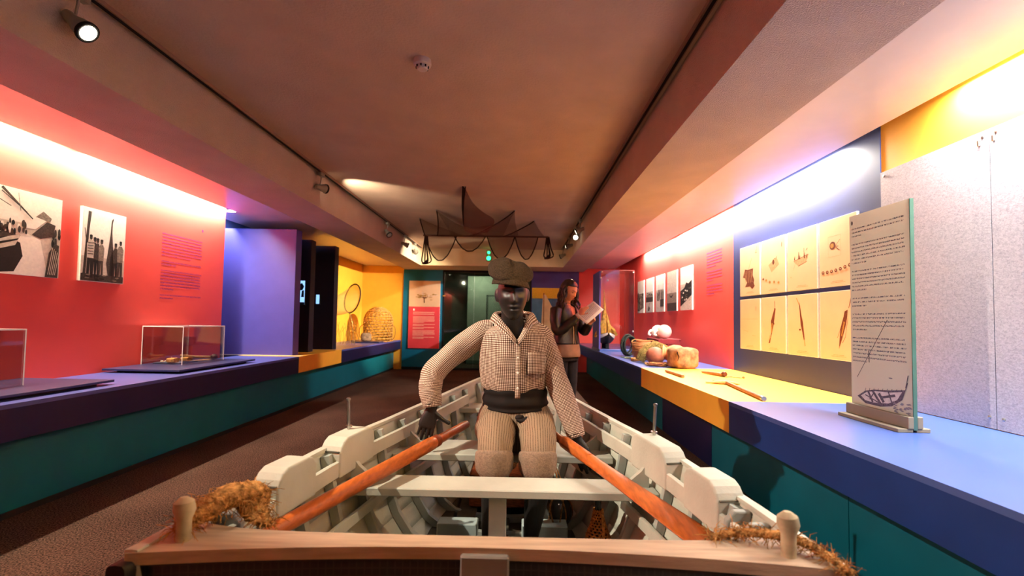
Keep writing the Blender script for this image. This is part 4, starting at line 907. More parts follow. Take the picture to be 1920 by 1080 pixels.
# ------------------------------------------------------------------ rowing boat
BX = -.065
def itp(x, xs, ys): return float(np.interp(x, xs, ys))
_by = [.95, 1.2, 1.35, 1.65, 2.0, 2.25, 2.45, 2.8, 3.0, 3.27, 3.45, 3.62]; _bb = [.738, .726, .712, .672, .605, .535, .475, .37, .312, .21, .125, .02]
def half(y): return itp(y, _by, _bb)
def sheer(y): return itp(y, [.9, 1.5, 2.2, 3, 3.7], [.645, .645, .66, .70, .76])
def keel(y): return itp(y, [.9, 1.4, 2.6, 3.2, 3.62], [.10, .075, .075, .14, .34])
_fs = [0, .14, .28, .42, .57, .72, .86, 1]; _fx = [0, .30, .55, .72, .84, .92, .965, 1]; _fz = [0, .012, .05, .15, .33, .55, .78, 1]
def sec(y, s, sd, inset=0):
    def q(s_): return np.array([half(y)*itp(s_, _fs, _fx), keel(y)+(sheer(y)-keel(y))*itp(s_, _fs, _fz)])
    p = q(s)
    if inset:
        t_ = q(min(1, s+.03))-q(max(0, s-.03)); t_ /= np.linalg.norm(t_)+1e-9; p = p+np.array([-t_[1], t_[0]])*inset
    return Vector((BX+sd*max(p[0], 0), y, p[1]))
def stern(x): return 1.012-.058*(x/.745)**2
bt = thing('rowing_boat', (BX, 2.2, 0), 'white painted wooden rowing boat with its stern toward the camera', 'boat')
ys = [.96+(3.62-.96)*i/26 for i in range(27)]
for sd in (-1, 1):
    for k in range(9):
        s0, s1 = k/9, (k+1)/9
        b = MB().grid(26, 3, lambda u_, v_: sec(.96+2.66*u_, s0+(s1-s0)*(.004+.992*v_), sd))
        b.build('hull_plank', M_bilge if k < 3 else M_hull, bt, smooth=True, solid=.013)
    b = MB(); b.loft([Vector((BX+sd*(half(y)+.002), y, sheer(y)+.004)) for y in ys], .015, .008, ref=(0, 0, 1), n=8, ex=.3); b.build('gunwale', M_hull, bt, smooth=True)
    b = MB(); b.loft([Vector((BX+sd*(half(y)+.018), y, sheer(y)-.03)) for y in ys], .011, .018, ref=(0, 0, 1), n=8, ex=.5); b.build('rub_rail', mat('rail_blue', (30, 60, 140), .5) if sd < 0 else mat('rail_red', (150, 52, 40), .5), bt, smooth=True)
    ry = [1.12+.19*k for k in range(13)]
    for y in ry:
        P = [sec(y, .02+.965*i/14, sd, .024) for i in range(15)]
        MB().loft(P, .018, .017, ref=(0, 1, 0), n=8, ex=.3).build('rib', M_hull2, bt, smooth=True, ang=30)
    # inner stringer
    P = [Vector((BX+sd*(half(y)-.062), y, sheer(y)-.062)) for y in [1.17+.09*k for k in range(21)]]
    MB().loft(P, .010, .030, ref=(0, 0, 1), n=8, ex=.3).build('inner_stringer', M_hull, bt, smooth=True, ang=30)
    # lower riser under the thwarts
    P = [sec(y, .70, sd, .052) for y in [1.15+.09*k for k in range(20)]]
    MB().loft(P, .009, .022, ref=(0, 0, 1), n=8, ex=.3).build('thwart_riser', M_hull, bt, smooth=True, ang=30)
    for y0, L_ in (((1.36, .20), (1.71, .25)) if sd < 0 else ((1.33, .20), (1.66, .28))):
        pr_ = [(0, -.095), (0, -.004), (.004, .002), (.012, .018), (.026, .034), (.050, .045), (L_-.045, .045), (L_-.02, .038), (L_, .014), (L_, -.095)]
        ym = y0+L_/2; dv = Vector((sd*(half(ym+.1)-half(ym-.1)), .2, sheer(ym+.1)-sheer(ym-.1))).normalized(); nv = Vector((-sd, 0, 0)); nv = (nv-dv*nv.dot(dv)).normalized()
        O = Vector((BX+sd*(half(y0)+.012), y0, sheer(y0)))
        o = MB().prism(pr_, O, dv, UZ, nv, .088).build('oarlock_block', M_hull, bt); md = o.modifiers.new('b', 'BEVEL'); md.width = .009; md.segments = 3; md.limit_method = 'ANGLE'; md.angle_limit = R(25)
        # groove below the rounded shoulder
        MB().prism([(-.0015, -.002), (-.0015, .002), (.0025, .0035), (.0025, -.0005)], O+nv*.006, dv, UZ, nv, .076).build('shoulder_groove', M_bilge, bt)
    yp = 1.86; px_ = BX+sd*(half(yp)-.012)
    tp = thing('thole_pin', (px_, yp, sheer(yp)+.05), 'slim steel thole pin standing in the '+('left' if sd < 0 else 'right')+' gunwale block', 'pin', 'thole pins')
    MB().cyl((px_, yp, sheer(yp)+.03), (px_+sd*.004, yp-.004, sheer(yp)+.165), .0065, n=10).build('shaft', M_steel, tp, smooth=True)
    MB().cyl((px_, yp, sheer(yp)+.052), (px_, yp, sheer(yp)+.060), .013, n=12).build('collar', M_steel, tp, smooth=True)
    MB().lathe([(.0065, 0), (.0085, .003), (.0085, .010), (.004, .013)], (px_+sd*.004, yp-.004, sheer(yp)+.160), 10).build('head', M_steel, tp, smooth=True)
    # stern knees
    for y0, w_ in ((1.185, .02), (1.265, .022)):
        q0 = sec(y0, .98, sd, .008)
        o = MB().prism([(0, -.30), (.055, -.30), (.075, -.10), (.068, -.03), (.045, -.004), (.0, -.004)], (q0.x, y0, sheer(y0)), (-sd, 0, 0), UZ, (0, 1, 0), w_).build('stern_knee', M_hull2, bt); md = o.modifiers.new('b', 'BEVEL'); md.width = .005; md.segments = 2
# keelson, floor boards, thwarts, stanchion
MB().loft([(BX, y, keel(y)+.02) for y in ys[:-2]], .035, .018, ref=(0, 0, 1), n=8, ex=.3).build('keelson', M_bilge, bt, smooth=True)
for k, x in enumerate((-.30, -.19, .19, .30)):
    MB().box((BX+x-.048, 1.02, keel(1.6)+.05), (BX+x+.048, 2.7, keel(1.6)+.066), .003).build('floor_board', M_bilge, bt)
M_thw = mat('thwart_paint', (188, 188, 174), .55, .3, var=.08, vs_=5, bump=.08, bs=90)
MB().box((BX-.605, 1.735, .478), (BX+.605, 1.885, .510), .004).build('thwart', M_thw, bt)
MB().box((BX-.515, 2.14, .490), (BX+.515, 2.40, .522), .004).build('thwart', M_thw, bt)
MB().box((BX-.33, 2.95, .55), (BX+.33, 3.15, .58), .004).build('thwart', M_thw, bt)
MB().box((-.105, 1.79, .10), (-.036, 1.84, .478), .003).build('stanchion', M_thw, bt)
for x0, x1 in ((-.36, -.175), (.03, .24)):
    MB().box((x0, 2.11, .135), (x1, 2.19, .215), .004).build('foot_stretcher', mat('pale_blue_paint', (176, 192, 190), .6, .3, var=.08), bt)
for sd in (-1, 1):
    for y in (1.81, 2.27):
        q0 = sec(y, .74, sd, .012); MB().prism([(0, 0), (.10, 0), (.03, .06), (0, .10)], (q0.x, y-.012, .522 if y > 2 else .510), (-sd, 0, 0), UZ, (0, 1, 0), .024).build('thwart_knee', M_thw, bt)
# transom and its cap board
pts = [sec(.965, s_, -1) for s_ in [1, .9, .8, .7, .6, .5, .4, .3, .2, .1, 0]]+[sec(.965, s_, 1) for s_ in [.1, .2, .3, .4, .5, .6, .7, .8, .9, 1]]
def netblack():
    m_, t_, p_ = nt('black_transom'); tc = t_.nodes.new('ShaderNodeTexCoord'); sp = t_.nodes.new('ShaderNodeSeparateXYZ'); t_.links.new(tc.outputs['Object'], sp.inputs[0])
    f1 = math_n(t_, 'LESS_THAN', math_n(t_, 'FRACT', math_n(t_, 'MULTIPLY', sp.outputs[0], 60)), .2); f2 = math_n(t_, 'LESS_THAN', math_n(t_, 'FRACT', math_n(t_, 'MULTIPLY', sp.outputs[2], 60)), .2)
    rp = t_.nodes.new('ShaderNodeValToRGB'); rp.color_ramp.elements[0].color = lin((16, 14, 14)); rp.color_ramp.elements[1].color = lin((40, 36, 34)); t_.links.new(math_n(t_, 'MAXIMUM', f1, f2), rp.inputs[0]); t_.links.new(rp.outputs[0], p_.inputs['Base Color']); p_.inputs['Roughness'].default_value = .6; return m_
MB().grid(40, 12, lambda u_, v_: (lambda p: Vector((p.x, stern(p.x-BX)+.022, p.z)))(sec(.965, 1-v_*.999, -1).lerp(sec(.965, 1-v_*.999, 1), u_)), (1, 1)).build('transom', netblack(), bt, smooth=True, solid=.024)
def capz(x): return .652
def capfn(top):
    def fn(u_, v_):
        x = -.748+1.496*u_; n0 = stern(x); f0 = 1.066+.06*abs(x/.74)**6
        return Vector((BX+x, n0+(f0-n0)*v_, capz(x)+(.0 if top else -.026)))
    return fn
b = MB(); b.grid(40, 4, capfn(True)); b.grid(40, 4, capfn(False))
nb = 41*5
for i in range(40): b.f += [[i, i+1, nb+i+1, nb+i], [164+i, 165+i, nb+165+i, nb+164+i]]; b.uv += [None, None]; b.mi += [0, 0]
for j in range(4): b.f += [[41*j, 41*(j+1), nb+41*(j+1), nb+41*j], [41*j+40, 41*(j+1)+40, nb+41*(j+1)+40, nb+41*j+40]]; b.uv += [None, None]; b.mi += [0, 0]
b.build('transom_cap', M_cap, bt, smooth=True, ang=40)
MB().box((-.118, .998, .565), (-.012, 1.020, .640), .004).build('rudder_plate', mat('dull_grey_metal', (150, 146, 140), .5, .4, metal=.3, var=.12), bt)
for sd in (-1, 1): MB().loft([(BX+sd*.750, .935, .615), (BX+sd*.745, 1.0, .615)], .022, .022, n=12, ex=.6).build('rail_end', M_hullk, bt, smooth=True)
for sd, x, y in ((-1, -.735, 1.015), (1, .592, 1.01)):
    z0 = capz(x-BX)
    MB().loft([(x, y, z0-.01), (x, y, z0+.045), (x, y, z0+.066), (x-.002, y, z0+.084), (x-.002, y, z0+.094)], [.015, .015, .023, .021, .008], [.015, .015, .020, .018, .007], n=14, ref=(0, 1, 0)).build('mooring_post', mat('bleached_wood', (186, 172, 140), .7, .25, var=.2, vs_=20), bt, smooth=True)
def fuzz(th, s_): return 1+.22*mnoise.noise(Vector((math.cos(th)*2.2, math.sin(th)*2.2, s_*9)))+.10*mnoise.noise(Vector((math.cos(th)*7, math.sin(th)*7, s_*30)))
t = thing('fibre_wad', (-.69, 1.13, .65), 'shaggy tan coir rope wad draped by the left stern post', 'rope')
MB().loft([(-.755, 1.02, .668), (-.735, 1.07, .690), (-.705, 1.13, .706), (-.675, 1.19, .690), (-.655, 1.17, .660)], [.014, .028, .038, .034, .016], [.012, .022, .026, .026, .012], n=26, m=44, mod=fuzz, ref=(0, 0, 1)).build('wad', M_fibre, t, smooth=True, ang=180)
MB().loft([(-.675, 1.175, .685), (-.645, 1.135, .665), (-.59, 1.10, .654)], [.034, .030, .010], [.020, .015, .008], n=22, m=26, mod=fuzz, ref=(0, 0, 1)).build('wad_end', M_fibre, t, smooth=True, ang=180)
def shag(parent, P, R_, n, seed):
    rd = random.Random(seed); C_ = crom([list(p)+[r_] for p, r_ in zip(P, R_)], 60); b = MB()
    for k in range(n):
        q = C_[rd.randrange(60)]; d_ = Vector((rd.gauss(0, 1), rd.gauss(0, 1), rd.gauss(.2, .8))).normalized(); p = Vector(q[:3])+d_*q[3]*.8; e = Vector((rd.gauss(0, 1), rd.gauss(0, 1), rd.gauss(0, .6))).normalized()
        L_ = rd.uniform(.012, .038); b.loft([p, p+d_*L_*.35+e*L_*.4, p+d_*L_*.4+e*L_-Vector((0, 0, L_*.25))], [.0011, .0010, .0005], n=3)
    o = b.build('loose_fibres', M_fibre, parent); o['kind'] = 'stuff'
shag(t, [(-.755, 1.02, .668), (-.735, 1.07, .690), (-.705, 1.13, .700), (-.675, 1.19, .685), (-.645, 1.135, .665), (-.59, 1.10, .654)], [.014, .026, .032, .030, .024, .010], 900, 1)
t = thing('fibre_wad', (.58, 1.05, .65), 'thin shaggy coir rope strip around the right stern post', 'rope')
MB().loft([(.45, 1.075, .656), (.51, 1.085, .664), (.56, 1.06, .676), (.625, 1.03, .676), (.66, .985, .664), (.672, .94, .654)], [.006, .010, .012, .012, .010, .006], [.005, .008, .009, .009, .008, .006], n=22, m=50, mod=fuzz, ref=(0, 0, 1)).build('wad', M_fibre, t, smooth=True, ang=180)

shag(t, [(.45, 1.075, .656), (.51, 1.085, .664), (.56, 1.06, .676), (.625, 1.03, .676), (.66, .985, .664), (.672, .94, .654)], [.006, .008, .010, .010, .008, .006], 500, 2)

# ------------------------------------------------------------------ oars
t = thing('oar', (-.5, 1.8, .5), 'orange varnished oar on the left, handle by the right hand of the mannequin', 'oar', 'pair of oars')
A_ = Vector((-.262, 2.405, .603)); B_ = Vector((-.705, 1.27, .538)); lp = lambda f_: A_.lerp(B_, f_)
MB().loft([lp(0), lp(.005), lp(.24)], [.015, .020, .022], n=16).build('handle_grip', mat('oar_grip_wood', (164, 78, 30), .4, .4, var=.15, stretch=(16, 3, 16)), t, smooth=True)
MB().loft([lp(.235), lp(.24), lp(.265), lp(.27)], [.024, .028, .028, .024], n=18).build('leather_collar', mat('dark_leather', (110, 46, 22), .5, .3, var=.2), t, smooth=True)
MB().loft([lp(.265), lp(.275), lp(.30), lp(.8), lp(1)], [.024, .029, .030, .027, .024], n=18).build('loom', M_oar, t, smooth=True)
MB().loft([lp(.99), lp(1.05), lp(1.12)], [.024, .05, .055], [.018, .012, .008], n=18, m=10).build('blade', M_oar, t, smooth=True)
t = thing('oar', (.4, 1.8, .5), 'orange varnished oar on the right with its blade toward the camera', 'oar', 'pair of oars')
A_ = Vector((.180, 2.21, .604)); B_ = Vector((.575, 1.29, .517)); lp2 = lambda f_: A_.lerp(B_, f_)
MB().loft([lp2(-.12), lp2(-.115), lp2(.10)], [.014, .019, .020], n=16).build('handle_grip', mat('oar_grip_wood', (164, 78, 30)), t, smooth=True)
MB().loft([lp2(.09), lp2(.10), lp2(.13), lp2(.32)], [.02, .027, .028, .026], n=18).build('loom', M_oar, t, smooth=True)
MB().loft([lp2(.30), lp2(.40), lp2(.60), lp2(.85), lp2(1.0), lp2(1.02)], [.027, .034, .046, .058, .060, .045], [.026, .020, .014, .010, .008, .006], n=20, m=30).build('blade', M_oar, t, smooth=True)

# ------------------------------------------------------------------ things in the boat
t = thing('wicker_bottle', (.345, 1.93, .145), 'wicker-covered bottle with corked neck standing in the boat', 'bottle')
c0 = Vector((.345, 1.93, .142)); M_wick = mat('wicker', (196, 128, 58), .7, .25, var=.35, vs_=70, bump=.5, bs=90)
wp = lambda z: itp(z, [0, .02, .07, .12, .16, .20, .23], [.045, .054, .056, .048, .032, .021, .018])
MB().lathe([(wp(z)-.004, z) for z in [0, .02, .05, .08, .11, .14, .17, .20, .23]]+[(.013, .24), (.013, .262), (.015, .264), (.015, .272), (.011, .274)], c0, 20).build('glass_body', mat('dark_bottle_glass', (30, 28, 18), .1, .6, var=0), t, smooth=True)
for k in range(22):
    z = .008+.0103*k; r_ = wp(z); MB().tube([c0+Vector((r_*math.cos(2*PI*i/24), r_*math.sin(2*PI*i/24), z+.0028*(-1)**(i+k))) for i in range(24)], .0046, n=5, closed=True).build('wicker_ring', M_wick, t, smooth=True)
MB().tube([c0+Vector((.004, -.022, .225)), c0+Vector((.012, -.036, .205)), c0+Vector((.014, -.045, .15)), c0+Vector((.012, -.058, .10))], .006, n=7, m=14).build('wicker_handle', M_wick, t, smooth=True)
MB().lathe([(.0105, 0), (.012, .022), (.010, .024)], c0+Vector((0, 0, .272)), 12).build('cork', M_cork, t, smooth=True)
t = thing('glass_float', (.20, 2.25, .15), 'dark glass net float in a rope harness under the thwart', 'float')
MB().ball((.20, 2.26, .225), .078, 24, 14).build('glass_ball', mat('smoky_glass', (58, 56, 52), .12, .6, var=.1), t, smooth=True)
for q in (0, PI/3, 2*PI/3): MB().tube([(.20+.08*math.cos(a_)*math.cos(q), 2.26+.08*math.cos(a_)*math.sin(q), .225+.08*math.sin(a_)) for a_ in [2*PI*i/28 for i in range(28)]], .0035, n=6, closed=True).build('harness_rope', M_rope, t, smooth=True)
t = thing('net_basket', (-.03, 2.62, .14), 'shallow orange-brown crate heaped with chain behind the legs of the mannequin', 'crate')
MB().box((-.25, 2.46, .15), (.14, 2.80, .33), .01).build('crate_box', mat('rusty_wood', (150, 76, 36), .7, .25, var=.3, vs_=12, stretch=(3, 14, 14)), t)
rd = random.Random(9); ch = mat('rusty_chain', (132, 84, 46), .6, .4, metal=.4, var=.3, vs_=60)
for k in range(26):
    c_ = Vector((-.20+.3*rd.random(), 2.47+.25*rd.random(), .345+.05*rd.random())); ax = Vector((rd.uniform(-1, 1), rd.uniform(-1, 1), rd.uniform(-1, 1))).normalized(); e1 = ax.orthogonal().normalized(); e2 = ax.cross(e1)
    MB().tube([c_+e1*(.024*math.cos(2*PI*i/12))+e2*(.015*math.sin(2*PI*i/12)) for i in range(12)], .0045, n=5, closed=True).build('chain_link', ch, t, smooth=True)
t = thing('rope_hank', (.16, 2.05, .3), 'thin frayed cord hanging behind the right calf of the mannequin', 'rope')
MB().tube([(.175, 2.15, .49), (.19, 2.12, .40), (.16, 2.13, .30), (.18, 2.16, .20), (.20, 2.18, .15)], .004, n=6, m=24).build('cord', M_rope, t, smooth=True); MB().tube([(.18, 2.15, .485), (.22, 2.13, .38), (.215, 2.14, .28), (.20, 2.17, .16)], .003, n=6, m=24).build('cord', M_rope, t, smooth=True)

# ------------------------------------------------------------------ figures
def head(b, c, fwd, sc=1.0, fem=False, tilt=0):
    f_ = Vector(fwd).normalized(); r_ = f_.cross(Vector((0, 0, 1))).normalized(); u_ = r_.cross(f_)
    if tilt: u_ = (u_*math.cos(tilt)+r_*math.sin(tilt)); r_ = f_.cross(u_)
    G = lambda x, s_: math.exp(-(x/s_)**2)
    def fn(p, d):
        x, y, z = p.x, p.y, p.z
        if z < 0:
            k = min(1, -z/.115); x *= 1-(.30 if fem else .20)*k**1.5
            if y < 0: y *= 1-.35*k
            else: y *= 1-.10*k
        if y > 0:
            y *= .93; nz = max(0, min(1, (.022-z)/.05)) if z > -.030 else max(0, 1-(-.030-z)/.012)
            y += (.024 if fem else .036)*G(x, .012)*nz*(1 if z < .022 else 0)
            y += .012*G(z-.028, .012)*G(x, .05); y -= .012*G(abs(x)-.030, .016)*G(z-.008, .013)
            y += .013*G(x, .024)*G(z+.056, .008)+.014*G(x, .020)*G(z+.073, .008)-.010*G(x, .022)*G(z+.064, .004)
            y += .013*G(x, .026)*G(z+.100, .018); y += .005*G(abs(x)-.045, .02)*G(z+.02, .02); y += .007*G(abs(x)-.030, .010)*G(z-.007, .006)
        return Vector((x, y, z))*sc
    rot = Matrix(((r_.x, f_.x, u_.x), (r_.y, f_.y, u_.y), (r_.z, f_.z, u_.z)))
    b.ball(c, (.069, .096, .118), 84, 64, fn, rot)
    for s_ in (-1, 1): b.ball(Vector(c)+rot@Vector((s_*.070*sc, -.006*sc, -.004*sc)), (.011*sc, .020*sc, .032*sc), 16, 10, rot=rot@Matrix.Rotation(s_*.35, 3, 'Z'))
    return rot
def hand(b, wr, d, n, s, curl=(.25, .25, .3, .35), spread=.06, sc=1.0, thumb=(.55, .85, -.1), tcurl=.15):
    wr = Vector(wr); d = Vector(d).normalized(); s = Vector(s); s = (s-d*s.dot(d)).normalized(); n = Vector(n); n = (n-d*n.dot(d)-s*n.dot(s)).normalized()
    b.loft([wr-d*.02*sc, wr+d*.015*sc, wr+d*.05*sc, wr+d*.085*sc, wr+d*.096*sc], [.024*sc, .027*sc, .038*sc, .041*sc, .034*sc], [.019*sc, .018*sc, .016*sc, .013*sc, .009*sc], ref=n, n=16, m=14)
    for i, (o_, L_, r_) in enumerate(((.029, .076, .0085), (.0105, .086, .009), (-.009, .080, .0085), (-.027, .062, .0075))):
        p = wr+d*(.080-.006*abs(i-1))*sc+s*o_*sc; dd = (d+s*(o_*spread*18)).normalized(); P = [p-d*.012*sc, p]; R_ = [r_*1.1, r_*1.05]
        for j, fr_ in enumerate((.42, .33, .25)):
            a_ = curl[i]*(.7+.5*j); dd = (dd*math.cos(a_)-n*math.sin(a_)).normalized(); p = p+dd*L_*fr_*sc; P.append(p); R_.append(r_*(1-.08*j))
        P.append(p+dd*.006*sc); R_.append(r_*.5)
        b.loft(P, [q*sc for q in R_], n=10, m=16, ref=n)
    td = (d*thumb[0]+s*thumb[1]+n*thumb[2]).normalized(); p = wr+d*.022*sc+s*.020*sc; P = [p-td*.01, p+td*.028*sc]; R_ = [.013, .0125]
    for L_ in (.030, .026):
        td = (td*math.cos(tcurl)+d*math.sin(tcurl)).normalized(); P.append(P[-1]+td*L_*sc); R_.append(.0098)
    P.append(P[-1]+td*.005*sc); R_.append(.005)
    b.loft(P, [q*sc for q in R_], n=10, m=16, ref=n)

# --- seated mannequin
mq = thing('rower_mannequin', (-.01, 2.27, .13), 'charcoal mannequin in checked shirt, sash and rolled trousers seated rowing in boat', 'mannequin')
b = MB()
HC_ = Vector((-.030, 2.105, 1.272)); mrot = head(b, HC_, (.10, -1, -.06), 1.0, tilt=.03)
b.loft([(-.03, 2.13, 1.22), (-.03, 2.16, 1.16), (-.025, 2.19, 1.11), (-.02, 2.22, 1.05)], [.054, .052, .066, .10], [.058, .054, .060, .07], n=24, m=12, ref=(0, 1, 0))
b.loft([(-.01, 2.30, .56), (-.01, 2.30, .66), (-.01, 2.29, .80), (-.015, 2.26, .95), (-.018, 2.24, 1.05), (-.02, 2.235, 1.11), (-.02, 2.23, 1.13)], [.14, .15, .125, .145, .155, .12, .06], [.10, .11, .09, .105, .10, .07, .05], n=28, m=22, ref=(0, 1, 0))
b.tube([(-.02, 2.185, 1.105), (-.08, 2.19, 1.10), (-.15, 2.22, 1.11)], [.012, .012, .010], n=8, m=8); b.tube([(-.02, 2.185, 1.105), (.04, 2.19, 1.10), (.11, 2.22, 1.11)], [.012, .012, .010], n=8, m=8)
armL = [(-.16, 2.24, 1.095), (-.25, 2.225, 1.035), (-.385, 2.18, .915), (-.405, 2.16, .83), (-.402, 2.15, .735)]
armR = [(.105, 2.24, 1.085), (.15, 2.235, .98), (.192, 2.225, .86), (.246, 2.20, .72), (.283, 2.17, .60)]
for P in (armL, armR): b.loft(P, [.056, .048, .040, .036, .024], n=16, m=24)
hand(b, (-.402, 2.148, .735), (-.22, -.12, -.95), (.10, -1, .15), (1, .1, 0), curl=(.10, .12, .10, .02), spread=.13, thumb=(.45, .95, -.05), tcurl=-.1)
hand(b, (.283, 2.17, .60), (.36, -.12, -.93), (.25, -1, .0), (-.8, .1, -.3), curl=(.12, .08, .08, .12), spread=.05, thumb=(.8, .5, -.3))
for s_, kx, ax_ in ((-1, -.094, -.113), (1, .092, .068)):
    b.loft([(-.01+s_*.085, 2.30, .615), (kx, 2.13, .605), (kx, 2.0, .575), (kx, 1.965, .53), (kx*.98+ax_*.02, 1.985, .42), (kx*.4+ax_*.6, 1.99, .30), (ax_, 2.0, .205), (ax_, 2.0, .16)], [.085, .072, .058, .053, .054, .042, .031, .034], n=20, m=36, ref=(.9, .1, .3))
    b.loft([(ax_, 2.03, .165), (ax_, 1.98, .175), (ax_+s_*.012, 1.90, .160), (ax_+s_*.02, 1.82, .150), (ax_+s_*.022, 1.795, .148)], [.028, .034, .040, .038, .02], [.026, .034, .022, .014, .008], n=16, m=16, ref=(0, 0, 1))
b.build('body', M_skin, mq, remesh=.0031, sm=2)
# shirt
M_shirt = check_mat('gingham_cotton', .0072, (236, 222, 204), (150, 112, 92), (46, 30, 26))
def folds(am, k1, k2, ph=0):
    return lambda th, s_: 1+am*(math.sin(k1*th+ph+5*s_)*.5+math.sin(k2*th+2*ph-7*s_)*.5)
def shirt_mod(th, s_): return 1+.030*math.sin(9*th+1.5*math.sin(6*s_))*(1-.5*s_)+.022*math.sin(5*th+2+3*s_)+.012*mnoise.noise(Vector((math.cos(th)*3, math.sin(th)*3, s_*8)))
b = MB(); b.loft([(-.012, 2.285, .822), (-.012, 2.275, .850), (-.014, 2.265, .90), (-.017, 2.25, .98), (-.02, 2.24, 1.05), (-.02, 2.238, 1.10), (-.022, 2.235, 1.135), (-.025, 2.225, 1.165)], [.140, .163, .170, .172, .170, .160, .125, .068], [.108, .132, .136, .134, .122, .104, .088, .070], n=72, m=56, ref=(0, 1, 0), mod=shirt_mod, cap=False)
keep = []
for i, fc in enumerate(b.f):
    c_ = sum((Vector(b.v[j]) for j in fc), Vector())/len(fc); w_ = (c_.z-1.040)*.55
    if c_.y < 2.22 and c_.z > 1.040 and abs(c_.x+.008) < w_: continue
    keep.append(i)
b.f = [b.f[i] for i in keep]; b.uv = [b.uv[i] for i in keep]; b.mi = [b.mi[i] for i in keep]
sh = b.build('shirt', M_shirt, mq, smooth=True, ang=180, solid=.003)
def sleeve_mod(th, s_): return 1+.05*math.sin(26*s_+2*th)*math.exp(-((s_-.52)/.22)**2)+.03*math.sin(7*th+9*s_)+.02*mnoise.noise(Vector((math.cos(th)*2, math.sin(th)*2, s_*10)))
def ext(P, R_, cuff):
    b = MB(); b.loft(P, R_, n=40, m=60, mod=sleeve_mod, cap=False); b.build('sleeve', M_shirt, mq, smooth=True, ang=180, solid=.003)
    e = Vector(P[-1]); d_ = (Vector(P[-1])-Vector(P[-2])).normalized()
    b = MB(); b.loft([e-d_*.045, e-d_*.02, e+d_*.012], [cuff*1.02, cuff, cuff*.98], n=32, m=8, cap=False); b.build('shirt_cuff', M_shirt, mq, smooth=True, ang=180, solid=.005)
ext([(-.115, 2.24, 1.098), (-.17, 2.24, 1.085), (-.255, 2.222, 1.03), (-.388, 2.178, .915), (-.412, 2.158, .83), (-.402, 2.148, .752)], [.053, .062, .058, .054, .053, .044], .043)
ext([(.07, 2.24, 1.10), (.104, 2.24, 1.07), (.146, 2.235, .98), (.190, 2.222, .86), (.245, 2.198, .72), (.280, 2.172, .618)], [.050, .062, .058, .055, .051, .041], .040)
# placket, pocket, collar
b = MB(); b.grid(2, 20, lambda u_, v_: Vector((-.012+.026*u_, 2.128-.030*math.sin(PI*(.25+.6*(1-v_)))+.012*v_, .79+.26*v_)), (.026, .26)); b.build('placket', M_shirt, mq, smooth=True, solid=.004)
b = MB(); b.grid(8, 8, lambda u_, v_: Vector((.045+.085*u_, 2.1225+.055*u_*u_-.004*math.sin(PI*v_), .90+.105*v_)), (.085, .105)); b.build('chest_pocket', M_shirt, mq, smooth=True, solid=.004)
for k in range(3): MB().lathe([(.005, 0), (.005, .002), (.002, .003)], (.001, 2.100+.002*k, .84+.07*k), 10, (0, -1, 0)).build('button', M_white, mq, smooth=True)
ci = [(-.008, 2.118, 1.045), (-.042, 2.128, 1.10), (-.082, 2.165, 1.155), (-.096, 2.225, 1.180), (-.025, 2.290, 1.190), (.048, 2.225, 1.180), (.036, 2.165, 1.155), (.020, 2.13, 1.10), (-.004, 2.118, 1.045)]
ci2 = crom(ci, 49)
def collar(u_, v_):
    i = u_*48; j = min(int(i), 47); p = Vector(ci2[j]).lerp(Vector(ci2[j+1]), i-j); o_ = (p-Vector((-.024, 2.22, p.z))); o_.normalize(); k = math.sin(PI*u_)**.35
    return p+o_*(.042*v_*k)+Vector((0, -.004, .016*math.sin(PI*v_)-.030*v_*v_*k))
b = MB(); b.grid(48, 8, collar, (.42, .05)); b.build('shirt_collar', M_shirt, mq, smooth=True, ang=180, solid=.004)
# sash
M_sash = mat('black_sash', (26, 21, 20), .85, .2, var=.1, vs_=12)
b = MB(); b.loft([(-.01, 2.29, .722), (-.01, 2.288, .745), (-.01, 2.284, .80), (-.012, 2.282, .846)], [.158, .163, .158, .150], [.140, .146, .142, .132], n=64, m=26, ref=(0, 1, 0), mod=lambda th, s_: 1+.022*math.sin(20*s_+2.2*math.sin(th+.6)+.8*math.sin(2*th))); b.build('sash', M_sash, mq, smooth=True, ang=180)
MB().loft([(.000, 2.125, .692), (.022, 2.118, .688), (.046, 2.112, .700), (.056, 2.112, .706)], [.010, .013, .012, .005], [.008, .009, .009, .004], n=14, m=14, mod=folds(.12, 3, 5)).build('sash_end', M_sash, mq, smooth=True)
MB().ball((.012, 2.128, .700), (.020, .014, .015), 16, 10, rough(.25, 3, 2)).build('sash_knot', M_sash, mq, smooth=True)
MB().prism([(0, 0), (.085, 0), (.10, .25), (.04, .25)], (-.205, 2.41, .48), (1, 0, 0), UZ, (0, 1, 0), .02).build('sash_tail', M_sash, mq)
# trousers
M_trou = stripe_mat('striped_wool', .012, (142, 120, 98), (84, 66, 52))
b = MB(); b.loft([(-.01, 2.30, .53), (-.01, 2.295, .60), (-.01, 2.29, .68), (-.01, 2.29, .745)], [.175, .195, .186, .155], [.125, .145, .148, .130], n=64, m=24, ref=(0, 1, 0), mod=folds(.03, 6, 9)); 
for s_, kx in ((-1, -.094), (1, .094)):
    b.loft([(-.01+s_*.088, 2.33, .62), (-.004+s_*.09, 2.22, .635), (kx, 2.10, .632), (kx, 2.02, .612), (kx, 1.975, .575), (kx, 1.968, .535)], [.098, .098, .086, .079, .074, .068], [.092, .09, .082, .078, .074, .070], n=48, m=44, ref=(0, .3, 1), mod=lambda th, q: 1+.030*math.sin(6*th+8*q)+.035*math.sin(30*q+2*th)*math.exp(-((q-.35)/.3)**2)+.02*math.sin(3*th+20*q)+.02*mnoise.noise(Vector((math.cos(th)*2, math.sin(th)*2, q*9+s_))))
b.build('trousers', M_trou, mq, smooth=True, ang=180)
